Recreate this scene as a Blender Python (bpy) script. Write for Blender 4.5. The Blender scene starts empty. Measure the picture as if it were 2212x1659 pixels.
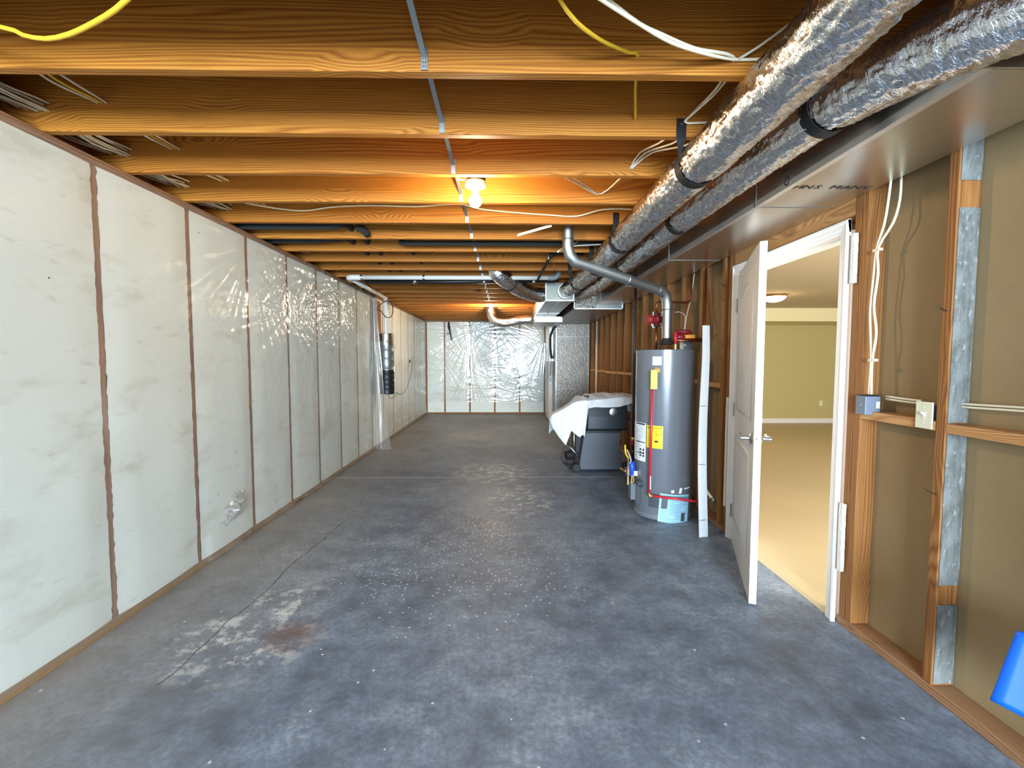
import bpy, math, random
from mathutils import Vector, Matrix, noise

scene = bpy.context.scene
COL = scene.collection
rnd = random.Random(11)

# ------------------------------------------------------------------ camera
FPX, PITCH, YAW, ROLL, HC = 951.2, 0.0549, 0.0146, 0.0011, 1.3297
cp, sp, cw, sw = math.cos(PITCH), math.sin(PITCH), math.cos(YAW), math.sin(YAW)
FWD = Vector((sw * cp, cw * cp, -sp))
_r = Vector((cw, -sw, 0)); _u = _r.cross(FWD)
RGT = math.cos(ROLL) * _r + math.sin(ROLL) * _u
UPV = -math.sin(ROLL) * _r + math.cos(ROLL) * _u
cam_d = bpy.data.cameras.new('camera')
cam = bpy.data.objects.new('camera', cam_d)
COL.objects.link(cam)
M = Matrix((RGT, UPV, -FWD)).transposed().to_4x4()
M.translation = Vector((0, 0, HC))
cam.matrix_world = M
cam_d.sensor_fit = 'HORIZONTAL'
cam_d.sensor_width = 36
cam_d.lens = FPX / 2212 * 36
cam_d.clip_start = 0.02
scene.camera = cam

# ------------------------------------------------------------------ view, world, daylight
scene.view_settings.view_transform = 'Standard'
scene.view_settings.look = 'None'
scene.view_settings.gamma = 1
scene.view_settings.use_curve_mapping = False
scene.view_settings.exposure = 0.4
world = bpy.data.worlds.new('world')
scene.world = world
world.use_nodes = True
world.node_tree.nodes['Background'].inputs[0].default_value = (0.75, 0.87, 1.0, 1)
world.node_tree.nodes['Background'].inputs[1].default_value = 1.2


def area(name, loc, rot, sx, sy, power, col):
    d = bpy.data.lights.new(name, 'AREA')
    d.shape = 'RECTANGLE'; d.size = sx; d.size_y = sy; d.energy = power; d.color = col
    o = bpy.data.objects.new(name, d); COL.objects.link(o)
    o.location = loc; o.rotation_euler = rot
    return o


# daylight entering by the wide opening behind the camera, and by the next room's window
area('daylight_opening', (0.1, -5.0, 1.45), (math.radians(58), 0, 0), 3.1, 2.2, 1350, (0.64, 0.82, 1.0))
area('daylight_next_room', (4.4, 0.30, 1.35), (math.radians(90), 0, 0), 2.6, 1.5, 330, (0.93, 0.96, 1.0))

# room dimensions (metres)
XL, XR, ZJ, YR, YN = -1.949, 1.689, 2.287, 10.759, -4.6
JH, SD = 0.286, 0.089          # joist height, stud depth
XD = XR + SD                   # back of the drywall


def ray(px, py):
    return FWD + (px - 1106) / FPX * RGT - (py - 829.5) / FPX * UPV


def atX(px, py, X):
    d = ray(px, py); return Vector((0, 0, HC)) + d * (X / d.x)


def atY(px, py, Y):
    d = ray(px, py); return Vector((0, 0, HC)) + d * (Y / d.y)


def atZ(px, py, Z):
    d = ray(px, py); return Vector((0, 0, HC)) + d * ((Z - HC) / d.z)


# ------------------------------------------------------------------ materials
def srgb(r, g, b):
    f = lambda c: (c / 255 / 12.92) if c <= 10 else ((c / 255 + 0.055) / 1.055) ** 2.4
    return (f(r), f(g), f(b), 1)


MATS = {}


class NT:
    def __init__(s, name):
        s.m = bpy.data.materials.new(name); s.m.use_nodes = True
        s.t = s.m.node_tree
        s.bsdf = s.t.nodes['Principled BSDF']; s.out = s.t.nodes['Material Output']
        MATS[name] = s.m

    def n(s, typ, ins=None, **props):
        nd = s.t.nodes.new('ShaderNode' + typ)
        for k, v in props.items(): setattr(nd, k, v)
        for k, v in (ins or {}).items(): s.set(nd.inputs[k], v)
        return nd

    def set(s, sock, v):
        if isinstance(v, bpy.types.NodeSocket): s.t.links.new(v, sock)
        elif isinstance(v, bpy.types.Node): s.t.links.new(v.outputs[0], sock)
        else: sock.default_value = v

    def math(s, op, a, b=0.0, c=None, clamp=False):
        nd = s.n('Math', {0: a, 1: b}, operation=op)
        if c is not None: s.set(nd.inputs[2], c)
        nd.use_clamp = clamp
        return nd.outputs[0]

    def vmath(s, op, a, b):
        return s.n('VectorMath', {0: a, 1: b}, operation=op).outputs[0]

    def ramp(s, fac, stops, interp='LINEAR'):
        nd = s.n('ValToRGB', {0: fac}); cr = nd.color_ramp; cr.interpolation = interp
        while len(cr.elements) < len(stops): cr.elements.new(0.5)
        for e, (p, c) in zip(cr.elements, stops): e.position = p; e.color = c
        return nd.outputs[0]

    def mix(s, fac, a, b, blend='MIX'):
        nd = s.n('MixRGB', {0: fac, 1: a, 2: b}, blend_type=blend)
        return nd.outputs[0]

    def noise(s, vec, scale, detail=3, rough=0.55):
        return s.n('TexNoise', {'Vector': vec, 'Scale': scale, 'Detail': detail, 'Roughness': rough}).outputs[0]

    def obj(s, rand=False):
        o = s.n('TexCoord').outputs['Object']
        if rand:
            r = s.math('MULTIPLY', s.n('ObjectInfo').outputs['Random'], 37.0)
            o = s.vmath('ADD', o, s.n('CombineXYZ', {0: r, 1: r, 2: r}).outputs[0])
        return o

    def bump(s, h, strength=0.3, dist=0.01):
        b = s.n('Bump', {'Height': h, 'Strength': strength, 'Distance': dist})
        s.set(s.bsdf.inputs['Normal'], b)

    def P(s, **kw):
        names = dict(col='Base Color', rough='Roughness', metal='Metallic', spec='Specular IOR Level', trans='Transmission Weight', coat='Coat Weight')
        for k, v in kw.items(): s.set(s.bsdf.inputs[names[k]], v)
        return s


BLK = (0, 0, 0, 1); WHT = (1, 1, 1, 1)


def wood(name, dark, mid, light, axis=0, knot=srgb(70, 38, 18), lines=95, rough=0.62, kn=1.0, dirt=0.0, bl=0.35, kvec=None, ksel=0.3):
    s = NT(name); o = s.obj(True)
    stretch = [9.0, 9.0, 9.0]; stretch[axis] = 0.55
    v = s.vmath('MULTIPLY', o, tuple(stretch))
    warp = s.noise(v, 0.35, 3)
    kv = [4.5, 4.5, 4.5]; kv[axis] = 1.1
    if kvec: kv = kvec
    vor = s.n('TexVoronoi', {'Vector': s.vmath('MULTIPLY', o, tuple(kv)), 'Scale': 1.0, 'Randomness': 1.0}, feature='F1')
    d = vor.outputs['Distance']
    near = s.math('SUBTRACT', 0.36, d, clamp=True)
    sep = s.n('SeparateXYZ', {0: o})
    a, b = [i for i in (0, 1, 2) if i != axis]
    cross = s.math('ADD', sep.outputs[a], s.math('MULTIPLY', sep.outputs[b], 0.93))
    w2 = s.math('ADD', cross, s.math('MULTIPLY', warp, 0.30))
    w2 = s.math('ADD', w2, s.math('MULTIPLY', near, 0.16 * kn))
    ring = s.math('SINE', s.math('MULTIPLY', w2, lines * 6.28))
    ring = s.math('POWER', s.math('MULTIPLY_ADD', ring, 0.5, 0.5), 0.55)
    fib = s.noise(s.vmath('MULTIPLY', o, tuple([260 if i != axis else 5 for i in range(3)])), 1.0, 2)
    broad = s.noise(v, 0.22, 2)
    f = s.math('MULTIPLY_ADD', ring, 0.30, s.math('MULTIPLY', fib, 0.34))
    f = s.math('ADD', f, s.math('MULTIPLY', broad, 0.40))
    col = s.ramp(f, [(0.28, dark), (0.55, mid), (0.80, light)])
    kmask = s.ramp(d, [(0.05, WHT), (0.12, BLK)])
    sel = s.math('GREATER_THAN', s.n('SeparateColor', {0: vor.outputs['Color']}).outputs[0], ksel)
    kmask = s.math('MULTIPLY', s.math('MULTIPLY', kmask, sel), 0.85 * kn)
    col = s.mix(kmask, col, knot)
    if dirt:
        dn = s.ramp(s.noise(o, 3.5, 4, 0.65), [(0.52, BLK), (0.75, WHT)])
        col = s.mix(s.math('MULTIPLY', dn, dirt), col, srgb(92, 70, 48))
    s.P(col=col, rough=rough, spec=0.3)
    s.bump(s.math('MULTIPLY_ADD', ring, 0.4, fib), bl, 0.002)
    return s.m


wood('wood_joist', srgb(126, 64, 12), srgb(166, 101, 26), srgb(194, 134, 52), 0, kvec=(1.7, 0.3, 3.6), ksel=0.62)
wood('wood_stud', srgb(112, 66, 28), srgb(146, 94, 46), srgb(174, 124, 70), 2)
wood('wood_stud_wall', srgb(120, 82, 58), srgb(150, 106, 76), srgb(172, 128, 94), 2, lines=45, kn=0.5)
wood('wood_plate', srgb(104, 72, 50), srgb(134, 96, 68), srgb(160, 122, 88), 1, dirt=0.5)
wood('wood_sill', srgb(128, 98, 66), srgb(160, 126, 86), srgb(182, 148, 104), 1, dirt=0.5)
wood('wood_plate_right', srgb(116, 80, 52), srgb(150, 108, 74), srgb(172, 130, 92), 1, dirt=0.5)
wood('wood_block', srgb(150, 100, 56), srgb(190, 138, 84), srgb(212, 164, 108), 1)
wood('wood_plate_x', srgb(104, 74, 48), srgb(134, 100, 66), srgb(160, 124, 84), 0, dirt=0.4)


def plain(name, col, rough=0.5, metal=0.0, spec=0.5, var=0.0, vscale=8, bump=0.0, bscale=60, bdist=0.003):
    s = NT(name); o = s.obj()
    c = col
    if var:
        n = s.noise(o, vscale, 4)
        c = s.mix(n, tuple([x * (1 - var) for x in col[:3]]) + (1,), tuple([min(1, x * (1 + var)) for x in col[:3]]) + (1,))
    s.P(col=c, rough=rough, metal=metal, spec=spec)
    if bump: s.bump(s.noise(o, bscale, 3), bump, bdist)
    return s.m


def foil(name, col, rough, bump, scale=(40, 40, 40), dist=0.004, ring=0.0):
    s = NT(name); o = s.obj()
    v = s.vmath('MULTIPLY', o, scale)
    n1 = s.noise(v, 1.0, 3, 0.6)
    vor = s.n('TexVoronoi', {'Vector': v, 'Scale': 1.3}, feature='DISTANCE_TO_EDGE').outputs['Distance']
    h = s.math('MULTIPLY_ADD', vor, 0.35, n1)
    c = s.mix(s.noise(o, 5, 2), tuple([x * 0.82 for x in col[:3]]) + (1,), col)
    s.P(col=c, rough=rough, metal=1.0)
    s.bump(h, bump, dist)
    return s.m


foil('foil_flex', (0.92, 0.92, 0.92, 1), 0.19, 0.55, (40, 120, 40), 0.008)
foil('foil_board', (0.70, 0.68, 0.63, 1), 0.30, 0.14, (10, 10, 10), 0.004)
foil('foil_crinkled', (0.24, 0.21, 0.175, 1), 0.34, 0.9, (34, 34, 34), 0.008)
foil('foil_tape', (0.92, 0.92, 0.90, 1), 0.42, 0.4, (60, 60, 60), 0.003)
foil('galvanized', (0.46, 0.49, 0.48, 1), 0.46, 0.12, (14, 14, 14), 0.003)
foil('foil_dull', (0.42, 0.41, 0.38, 1), 0.36, 0.16, (10, 10, 10), 0.004)
foil('galvanized_bright', (0.25, 0.26, 0.22, 1), 0.5, 0.5, (60, 60, 60), 0.003)
foil('steel_canister', (0.62, 0.62, 0.60, 1), 0.25, 0.03, (10, 10, 10), 0.002)
plain('black_strap', srgb(20, 20, 22), 0.55, var=0.2)
plain('black_foam', srgb(42, 46, 44), 0.85, bump=0.3, bscale=200)
plain('black_plastic', srgb(22, 22, 24), 0.45)
plain('black_iron', srgb(46, 40, 38), 0.5, metal=0.3, var=0.3)
plain('white_pvc', srgb(214, 214, 206), 0.35, var=0.06)
plain('cable_white', srgb(214, 206, 182), 0.45, var=0.12, vscale=12)
plain('cable_cream', srgb(232, 222, 192), 0.45)
plain('cable_yellow', srgb(222, 176, 40), 0.5, var=0.08)
plain('white_paint', srgb(226, 224, 220), 0.38, var=0.03, vscale=3)
plain('white_shim', srgb(226, 222, 212), 0.75, bump=0.5, bscale=120)
plain('white_board', srgb(228, 230, 230), 0.5, var=0.03)
plain('ink', srgb(40, 40, 42), 0.7)
plain('ink_grey', srgb(120, 122, 126), 0.7)
plain('steel', (0.62, 0.60, 0.57, 1), 0.28, 1.0)
plain('hinge_steel', (0.45, 0.43, 0.40, 1), 0.35, 1.0)
plain('nail', srgb(70, 56, 44), 0.5, 0.7)
plain('brass', srgb(190, 150, 90), 0.35, 0.9)
plain('copper', srgb(160, 92, 62), 0.38, 0.9, var=0.25)
plain('red_paint', srgb(152, 30, 34), 0.4)
plain('red_dark', srgb(120, 26, 28), 0.45, var=0.15)
plain('red_pipe', srgb(190, 38, 54), 0.35)
plain('orange_label', srgb(228, 150, 44), 0.5)
plain('blue_plastic', srgb(4, 84, 186), 0.4, var=0.04)
plain('blue_valve', srgb(24, 70, 170), 0.35)
plain('grey_box', srgb(112, 120, 134), 0.42, var=0.05)
plain('grey_pvc', srgb(128, 134, 136), 0.4)
plain('ivory', srgb(222, 214, 184), 0.35)
plain('porcelain', srgb(196, 186, 160), 0.3)
plain('grill_black', srgb(26, 32, 38), 0.38)
plain('grill_charcoal', srgb(66, 70, 76), 0.5, var=0.06)
plain('grill_dark', srgb(30, 26, 26), 0.6)
plain('grey_fabric', srgb(150, 152, 158), 0.8, var=0.1)
plain('cloth_white', srgb(226, 226, 226), 0.85, var=0.03, bump=0.2, bscale=300)
plain('furnace_paint', srgb(200, 200, 194), 0.45)
plain('canister_grey', srgb(140, 146, 146), 0.35, 0.7)
plain('heater_dark', srgb(70, 72, 78), 0.4)
plain('sticker_white', srgb(230, 232, 232), 0.5)
plain('sticker_yellow', srgb(246, 228, 28), 0.5)
plain('tag_yellow', srgb(236, 212, 50), 0.5)
plain('rubber', srgb(40, 40, 40), 0.7)
s = NT('patch_paint'); o = s.obj()
n = s.noise(s.vmath('MULTIPLY', o, (1, 1, 0.35)), 22, 5, 0.7); n2 = s.noise(s.vmath('MULTIPLY', o, (1, 1, 0.5)), 60, 3)
c = s.mix(s.ramp(n, [(0.40, BLK), (0.66, WHT)]), srgb(126, 128, 124), srgb(86, 84, 76)); c = s.mix(s.ramp(n2, [(0.58, BLK), (0.7, WHT)]), c, srgb(150, 152, 148))
s.P(col=c, rough=0.75, spec=0.2)
plain('olive_wall', srgb(184, 172, 116), 0.8)
plain('cream_paint', srgb(224, 214, 168), 0.8)
plain('ceiling_paint', srgb(196, 182, 152), 0.85, bump=0.3, bscale=90)
plain('floor_next', srgb(190, 172, 136), 0.42, var=0.12, vscale=1.4)
plain('joint_dust', srgb(186, 180, 168), 0.9, var=0.25, vscale=20)
plain('osb', srgb(110, 72, 38), 0.8, var=0.3, vscale=14)
plain('foundation', srgb(130, 128, 122), 0.9, var=0.1)
plain('blue_paper', srgb(150, 196, 214), 0.55)

# grey enamel of the water heater
s = NT('heater_grey'); s.P(col=srgb(116, 119, 124), rough=0.24, metal=0.25, spec=0.6)

# brown paper back of the drywall
s = NT('drywall_paper'); o = s.obj(True)
n = s.noise(o, 1.6, 4); n2 = s.noise(o, 30, 3)
c = s.mix(n, srgb(148, 124, 88), srgb(172, 148, 108)); c = s.mix(s.math('MULTIPLY', n2, 0.25), c, srgb(120, 94, 64))
s.P(col=c, rough=0.8, spec=0.25); s.bump(n2, 0.1, 0.002)

# white faced insulation with dirt smears
s = NT('insulation_white'); o = s.obj(True)
big = s.noise(s.vmath('MULTIPLY', o, (1, 1.6, 3.6)), 1.6, 5, 0.62)
c = s.mix(s.ramp(big, [(0.55, BLK), (0.85, WHT)]), srgb(238, 242, 232), srgb(204, 198, 178))
sm = s.noise(s.vmath('MULTIPLY', o, (1, 5, 16)), 1.5, 4, 0.6)
c = s.mix(s.math('MULTIPLY', s.ramp(sm, [(0.62, BLK), (0.85, WHT)]), 0.45), c, srgb(150, 136, 112))
spk = s.n('TexVoronoi', {'Vector': o, 'Scale': 5.0}).outputs['Distance']
c = s.mix(s.math('LESS_THAN', spk, 0.022), c, srgb(84, 70, 52))
s.P(col=c, rough=0.75, spec=0.25)
weave = s.noise(s.vmath('MULTIPLY', o, (300, 300, 300)), 1, 1)
s.bump(s.math('MULTIPLY_ADD', sm, 1.5, s.math('MULTIPLY', weave, 0.3)), 0.25, 0.006)


# clear poly sheeting: mostly see-through film with a hazy glossy surface
def plastic(name, haze, dirty, refl):
    s = NT(name); o = s.obj()
    tr = s.n('BsdfTransparent', {0: (0.985, 0.985, 0.98, 1)})
    n = s.noise(s.vmath('MULTIPLY', o, (3, 3, 1.2)), 1.2, 4)
    film = s.mix(s.math('MULTIPLY', n, dirty), srgb(226, 226, 222), srgb(150, 128, 96))
    df = s.n('BsdfDiffuse', {0: film})
    gl = s.n('BsdfGlossy', {0: (0.95, 0.95, 0.95, 1), 'Roughness': 0.16})
    a = s.n('MixShader', {0: haze, 1: tr, 2: df})
    fr = s.n('Fresnel', {'IOR': 1.5})
    f2 = s.math('MULTIPLY_ADD', fr, 0.20, refl, clamp=True)
    b = s.n('MixShader', {0: f2, 1: a, 2: gl})
    s.set(s.out.inputs[0], b.outputs[0])


plastic('poly_sheet', 0.10, 0.40, 0.085)
plastic('poly_flap', 0.16, 0.3, 0.14)

# concrete slab
s = NT('concrete'); o = s.obj(); sep = s.n('SeparateXYZ', {0: o}); ox, oy = sep.outputs[0], sep.outputs[1]
n1 = s.noise(o, 0.9, 5, 0.6); n2 = s.noise(o, 5.5, 6, 0.68); n3 = s.noise(o, 45, 3, 0.6)
f = s.math('ADD', s.math('MULTIPLY', n1, 0.50), s.math('MULTIPLY', n2, 0.50))
c = s.ramp(f, [(0.36, srgb(78, 88, 101)), (0.46, srgb(110, 122, 138)), (0.55, srgb(133, 145, 159)), (0.66, srgb(168, 174, 182))])
c = s.mix(s.ramp(n3, [(0.40, (0.45, 0.45, 0.45, 1)), (0.60, BLK)]), c, srgb(92, 94, 98))
fs = s.ramp(s.noise(o, 90, 4, 0.7), [(0.60, BLK), (0.72, WHT)])
c = s.mix(s.math('MULTIPLY', fs, 0.16), c, srgb(200, 200, 198))
mid_ = s.ramp(s.noise(o, 17, 5, 0.7), [(0.40, WHT), (0.52, BLK)])
c = s.mix(s.math('MULTIPLY', mid_, 0.30), c, srgb(84, 86, 90))
bl = s.ramp(s.noise(o, 2.6, 6, 0.72), [(0.52, BLK), (0.64, WHT)])
c = s.mix(s.math('MULTIPLY', bl, 0.38), c, srgb(74, 76, 80))
# tan dust by the left wall; far half mixes dust with painted-in warm light
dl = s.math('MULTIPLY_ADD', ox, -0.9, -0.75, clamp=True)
far_dust_light = s.math('MULTIPLY_ADD', oy, 0.16, -0.78, clamp=True)
dust = s.math('MULTIPLY', s.math('MAXIMUM', dl, far_dust_light), s.math('MULTIPLY_ADD', n1, 0.9, 0.05))
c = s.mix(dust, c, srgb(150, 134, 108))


def blob(cx, cy, rx, ry):
    dx = s.math('DIVIDE', s.math('SUBTRACT', ox, cx), rx); dy = s.math('DIVIDE', s.math('SUBTRACT', oy, cy), ry)
    r2 = s.math('ADD', s.math('MULTIPLY', dx, dx), s.math('MULTIPLY', dy, dy))
    return s.math('SUBTRACT', 1.0, r2, clamp=True)


# paint drips
drip = s.n('TexVoronoi', {'Vector': o, 'Scale': 46.0}); dd = drip.outputs['Distance']
dsel = s.n('SeparateColor', {0: drip.outputs['Color']}).outputs[0]
dens = s.math('MAXIMUM', blob(-0.12, 3.42, 0.32, 0.40), s.math('MULTIPLY', blob(-0.25, 2.95, 0.95, 1.0), 0.35))
dens = s.math('MAXIMUM', dens, s.math('MULTIPLY', blob(-0.72, 2.62, 0.25, 0.25), 0.6))
dens = s.math('MULTIPLY_ADD', dens, 0.85, 0.004)
dm = s.math('MULTIPLY', s.math('LESS_THAN', dsel, dens), s.math('LESS_THAN', dd, s.math('MULTIPLY_ADD', dsel, 0.1, 0.27)))
c = s.mix(s.math('MULTIPLY', dm, 0.85), c, srgb(206, 206, 204))
# pale scuffs and spalls
scf = s.ramp(s.noise(o, 9, 6, 0.75), [(0.50, BLK), (0.60, WHT)])
sc_b = blob(-1.21, 2.35, 0.24, 0.25)
for q in ((-0.10, 5.15, 0.55, 0.55), (0.12, 4.15, 0.42, 0.55), (-1.25, 2.05, 0.4, 0.35)):
    sc_b = s.math('MAXIMUM', sc_b, s.math('MULTIPLY', blob(*q), 0.95))
c = s.mix(s.math('MULTIPLY', scf, s.math('MULTIPLY', sc_b, 1.25, clamp=True)), c, srgb(196, 194, 188))
rust = s.math('MULTIPLY', blob(-1.03, 2.08, 0.16, 0.16), s.noise(o, 14, 4))
c = s.mix(s.math('MULTIPLY', rust, 1.0, clamp=True), c, srgb(112, 72, 52))
# hairline crack running away from the camera on the left
wob = s.math('MULTIPLY', s.math('SUBTRACT', s.noise(o, 3.0, 4), 0.5), 0.10)
line = s.math('ABSOLUTE', s.math('ADD', s.math('SUBTRACT', ox, s.math('MULTIPLY_ADD', oy, 0.045, -1.50)), wob))
cr = s.math('MULTIPLY', s.math('LESS_THAN', line, 0.0035), s.math('MULTIPLY', s.math('GREATER_THAN', oy, 1.75), s.math('LESS_THAN', oy, 3.6)))
c = s.mix(s.math('MULTIPLY', cr, 0.8), c, srgb(52, 50, 48))
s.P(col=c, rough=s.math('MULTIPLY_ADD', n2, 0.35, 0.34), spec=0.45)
s.bump(s.math('MULTIPLY_ADD', n3, 0.35, n2), 0.18, 0.006)

# printed label: rows of small grey text on a ground colour
def printed(name, ground, ink, row=90.0):
    s = NT(name); o = s.n('TexCoord').outputs['UV']
    sep = s.n('SeparateXYZ', {0: o})
    rows = s.math('LESS_THAN', s.math('FRACT', s.math('MULTIPLY', sep.outputs[1], row)), 0.5)
    wn = s.noise(s.vmath('MULTIPLY', o, (60, row, 1)), 1.0, 2)
    para = s.noise(s.vmath('MULTIPLY', o, (3.0, 7, 1)), 1.0, 1)
    mk = s.math('MULTIPLY', s.math('MULTIPLY', rows, s.math('GREATER_THAN', wn, 0.45)), s.math('GREATER_THAN', para, 0.42))
    ed = s.math('MULTIPLY', s.math('LESS_THAN', s.math('ABSOLUTE', s.math('SUBTRACT', sep.outputs[0], 0.5)), 0.44), s.math('LESS_THAN', s.math('ABSOLUTE', s.math('SUBTRACT', sep.outputs[1], 0.5)), 0.46))
    s.P(col=s.mix(s.math('MULTIPLY', s.math('MULTIPLY', mk, ed), 0.6), ground, ink), rough=0.45)


printed('label_white', srgb(230, 232, 232), srgb(60, 62, 70), 34)
printed('label_yellow', srgb(246, 230, 30), srgb(120, 110, 30), 16)
printed('label_blue', srgb(160, 202, 216), srgb(60, 84, 110), 26)
printed('label_tag', srgb(238, 214, 50), srgb(120, 100, 20), 14)


def emit(name, col, strength):
    s = NT(name); s.P(col=(0.8, 0.8, 0.8, 1))
    s.bsdf.inputs['Emission Color'].default_value = col
    s.bsdf.inputs['Emission Strength'].default_value = strength


emit('bulb_glow', (1.0, 0.79, 0.53, 1), 700)
emit('bulb_glow_far', (1.0, 0.80, 0.55, 1), 1500)
emit('dome_glow', (1.0, 0.72, 0.34, 1), 30)


# ------------------------------------------------------------------ mesh helpers
class MB:
    def __init__(s): s.v = []; s.f = []; s.uv = {}

    def add(s, vs, fs):
        b = len(s.v); s.v += [Vector(q) for q in vs]; s.f += [tuple(i + b for i in q) for q in fs]; return b

    def box(s, x0, x1, y0, y1, z0, z1):
        s.add([(x0, y0, z0), (x1, y0, z0), (x1, y1, z0), (x0, y1, z0), (x0, y0, z1), (x1, y0, z1), (x1, y1, z1), (x0, y1, z1)],
              [(0, 3, 2, 1), (4, 5, 6, 7), (0, 1, 5, 4), (1, 2, 6, 5), (2, 3, 7, 6), (3, 0, 4, 7)]); return s

    def hexa(s, pts):      # 8 points: bottom ring then top ring
        s.add(pts, [(0, 3, 2, 1), (4, 5, 6, 7), (0, 1, 5, 4), (1, 2, 6, 5), (2, 3, 7, 6), (3, 0, 4, 7)]); return s

    def prism(s, poly, vec):   # polygon (3d points) extruded by vec
        n = len(poly); vec = Vector(vec)
        a = [Vector(q) for q in poly]
        s.add(a + [q + vec for q in a], [tuple(range(n))[::-1], tuple(range(n, 2 * n))] + [(i, (i + 1) % n, n + (i + 1) % n, n + i) for i in range(n)]); return s

    def tube(s, path, r, n=10, caps=True, rf=None):
        path = [Vector(q) for q in path]; m = len(path); fr = None; rings = []
        for i, q in enumerate(path):
            t = (path[min(i + 1, m - 1)] - path[max(i - 1, 0)]).normalized()
            if fr is None:
                up = Vector((0, 0, 1)) if abs(t.z) < 0.9 else Vector((1, 0, 0))
                a = t.cross(up).normalized()
            else:
                a = (fr - t * fr.dot(t)).normalized()
            fr = a; b = t.cross(a)
            ring = []
            for k in range(n):
                th = 2 * math.pi * k / n
                rr = rf(i, th, q) if rf else (r[i] if isinstance(r, (list, tuple)) else r)
                ring.append(q + (a * math.cos(th) + b * math.sin(th)) * rr)
            rings.append(ring)
        base = s.add([p for ring in rings for p in ring], [])
        for i in range(m - 1):
            for k in range(n):
                k2 = (k + 1) % n
                s.f.append((base + i * n + k, base + i * n + k2, base + (i + 1) * n + k2, base + (i + 1) * n + k))
        if caps:
            s.f.append(tuple(base + k for k in range(n))[::-1]); s.f.append(tuple(base + (m - 1) * n + k for k in range(n)))
        return s

    def lathe(s, prof, c, axis=(0, 0, 1), n=24, caps=True):
        axis = Vector(axis).normalized(); c = Vector(c)
        up = Vector((0, 0, 1)) if abs(axis.z) < 0.9 else Vector((1, 0, 0))
        a = axis.cross(up).normalized(); b = axis.cross(a)
        base = s.add([c + axis * z + (a * math.cos(2 * math.pi * k / n) + b * math.sin(2 * math.pi * k / n)) * r for r, z in prof for k in range(n)], [])
        m = len(prof)
        for i in range(m - 1):
            for k in range(n):
                k2 = (k + 1) % n
                s.f.append((base + i * n + k, base + i * n + k2, base + (i + 1) * n + k2, base + (i + 1) * n + k))
        if caps:
            s.f.append(tuple(base + k for k in range(n))[::-1]); s.f.append(tuple(base + (m - 1) * n + k for k in range(n)))
        return s

    def grid(s, fn, nu, nv, uv=False):
        base = s.add([fn(i / nu, j / nv) for j in range(nv + 1) for i in range(nu + 1)], [])
        if uv:
            for j in range(nv + 1):
                for i in range(nu + 1): s.uv[base + j * (nu + 1) + i] = (i / nu, j / nv)
        for j in range(nv):
            for i in range(nu):
                q = base + j * (nu + 1) + i
                s.f.append((q, q + 1, q + nu + 2, q + nu + 1))
        return s

    def xf(s, mat, start=0):
        for i in range(start, len(s.v)): s.v[i] = mat @ s.v[i]
        return s

    def build(s, name, mat, parent=None, smooth=False, bevel=0, solid=0, origin=None):
        xs = [q.x for q in s.v]; ys = [q.y for q in s.v]; zs = [q.z for q in s.v]
        c = Vector(origin) if origin else Vector(((min(xs) + max(xs)) / 2, (min(ys) + max(ys)) / 2, min(zs)))
        me = bpy.data.meshes.new(name)
        me.from_pydata([q - c for q in s.v], [], s.f); me.update()
        if smooth: me.polygons.foreach_set('use_smooth', [True] * len(me.polygons))
        if s.uv:
            l = me.uv_layers.new(name='UVMap')
            for lp in me.loops: l.data[lp.index].uv = s.uv.get(lp.vertex_index, (0, 0))
        me.materials.append(MATS[mat])
        o = bpy.data.objects.new(name, me); COL.objects.link(o)
        if parent:
            o.parent = parent; o.location = c - wloc(parent)
        else: o.location = c
        if bevel:
            b = o.modifiers.new('bevel', 'BEVEL'); b.width = bevel; b.segments = 2; b.limit_method = 'ANGLE'
        if solid:
            b = o.modifiers.new('solid', 'SOLIDIFY'); b.thickness = solid; b.offset = 0
        if smooth and (bevel or smooth == 2):
            try: me.set_sharp_from_angle(angle=math.radians(40))
            except Exception: pass
        return o


def wloc(o):
    l = Vector((0, 0, 0))
    while o: l += o.location; o = o.parent
    return l


def copy_at(o, delta, parent=None):
    c = o.copy(); COL.objects.link(c)
    if parent is not None: c.parent = parent
    c.location = o.location + Vector(delta)
    return c


def tag(o, label, cat, group=None):
    o['label'] = label; o['category'] = cat
    if group: o['group'] = group
    return o


def thing(name, label, cat, loc, group=None):
    o = bpy.data.objects.new(name, None); COL.objects.link(o); o.location = loc; o.empty_display_size = 0.05
    return tag(o, label, cat, group)


def struct(o, label, cat='structure'):
    o['kind'] = 'structure'; o['label'] = label; o['category'] = cat
    return o


def sempty(name, label, cat, loc=(0, 0, 0)):
    o = bpy.data.objects.new(name, None); COL.objects.link(o); o.location = loc
    return struct(o, label, cat)


def smooth_path(pts, step=0.02):
    pts = [Vector(q) for q in pts]; out = []
    for i in range(len(pts) - 1):
        p0, p1, p2, p3 = pts[max(i - 1, 0)], pts[i], pts[i + 1], pts[min(i + 2, len(pts) - 1)]
        n = max(2, int((p2 - p1).length / step))
        for k in range(n):
            t = k / n
            out.append(0.5 * ((2 * p1) + (p2 - p0) * t + (2 * p0 - 5 * p1 + 4 * p2 - p3) * t * t + (3 * p1 - p0 - 3 * p2 + p3) * t ** 3))
    out.append(pts[-1]); return out


def nz(*a): return noise.noise(Vector(a))


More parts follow.
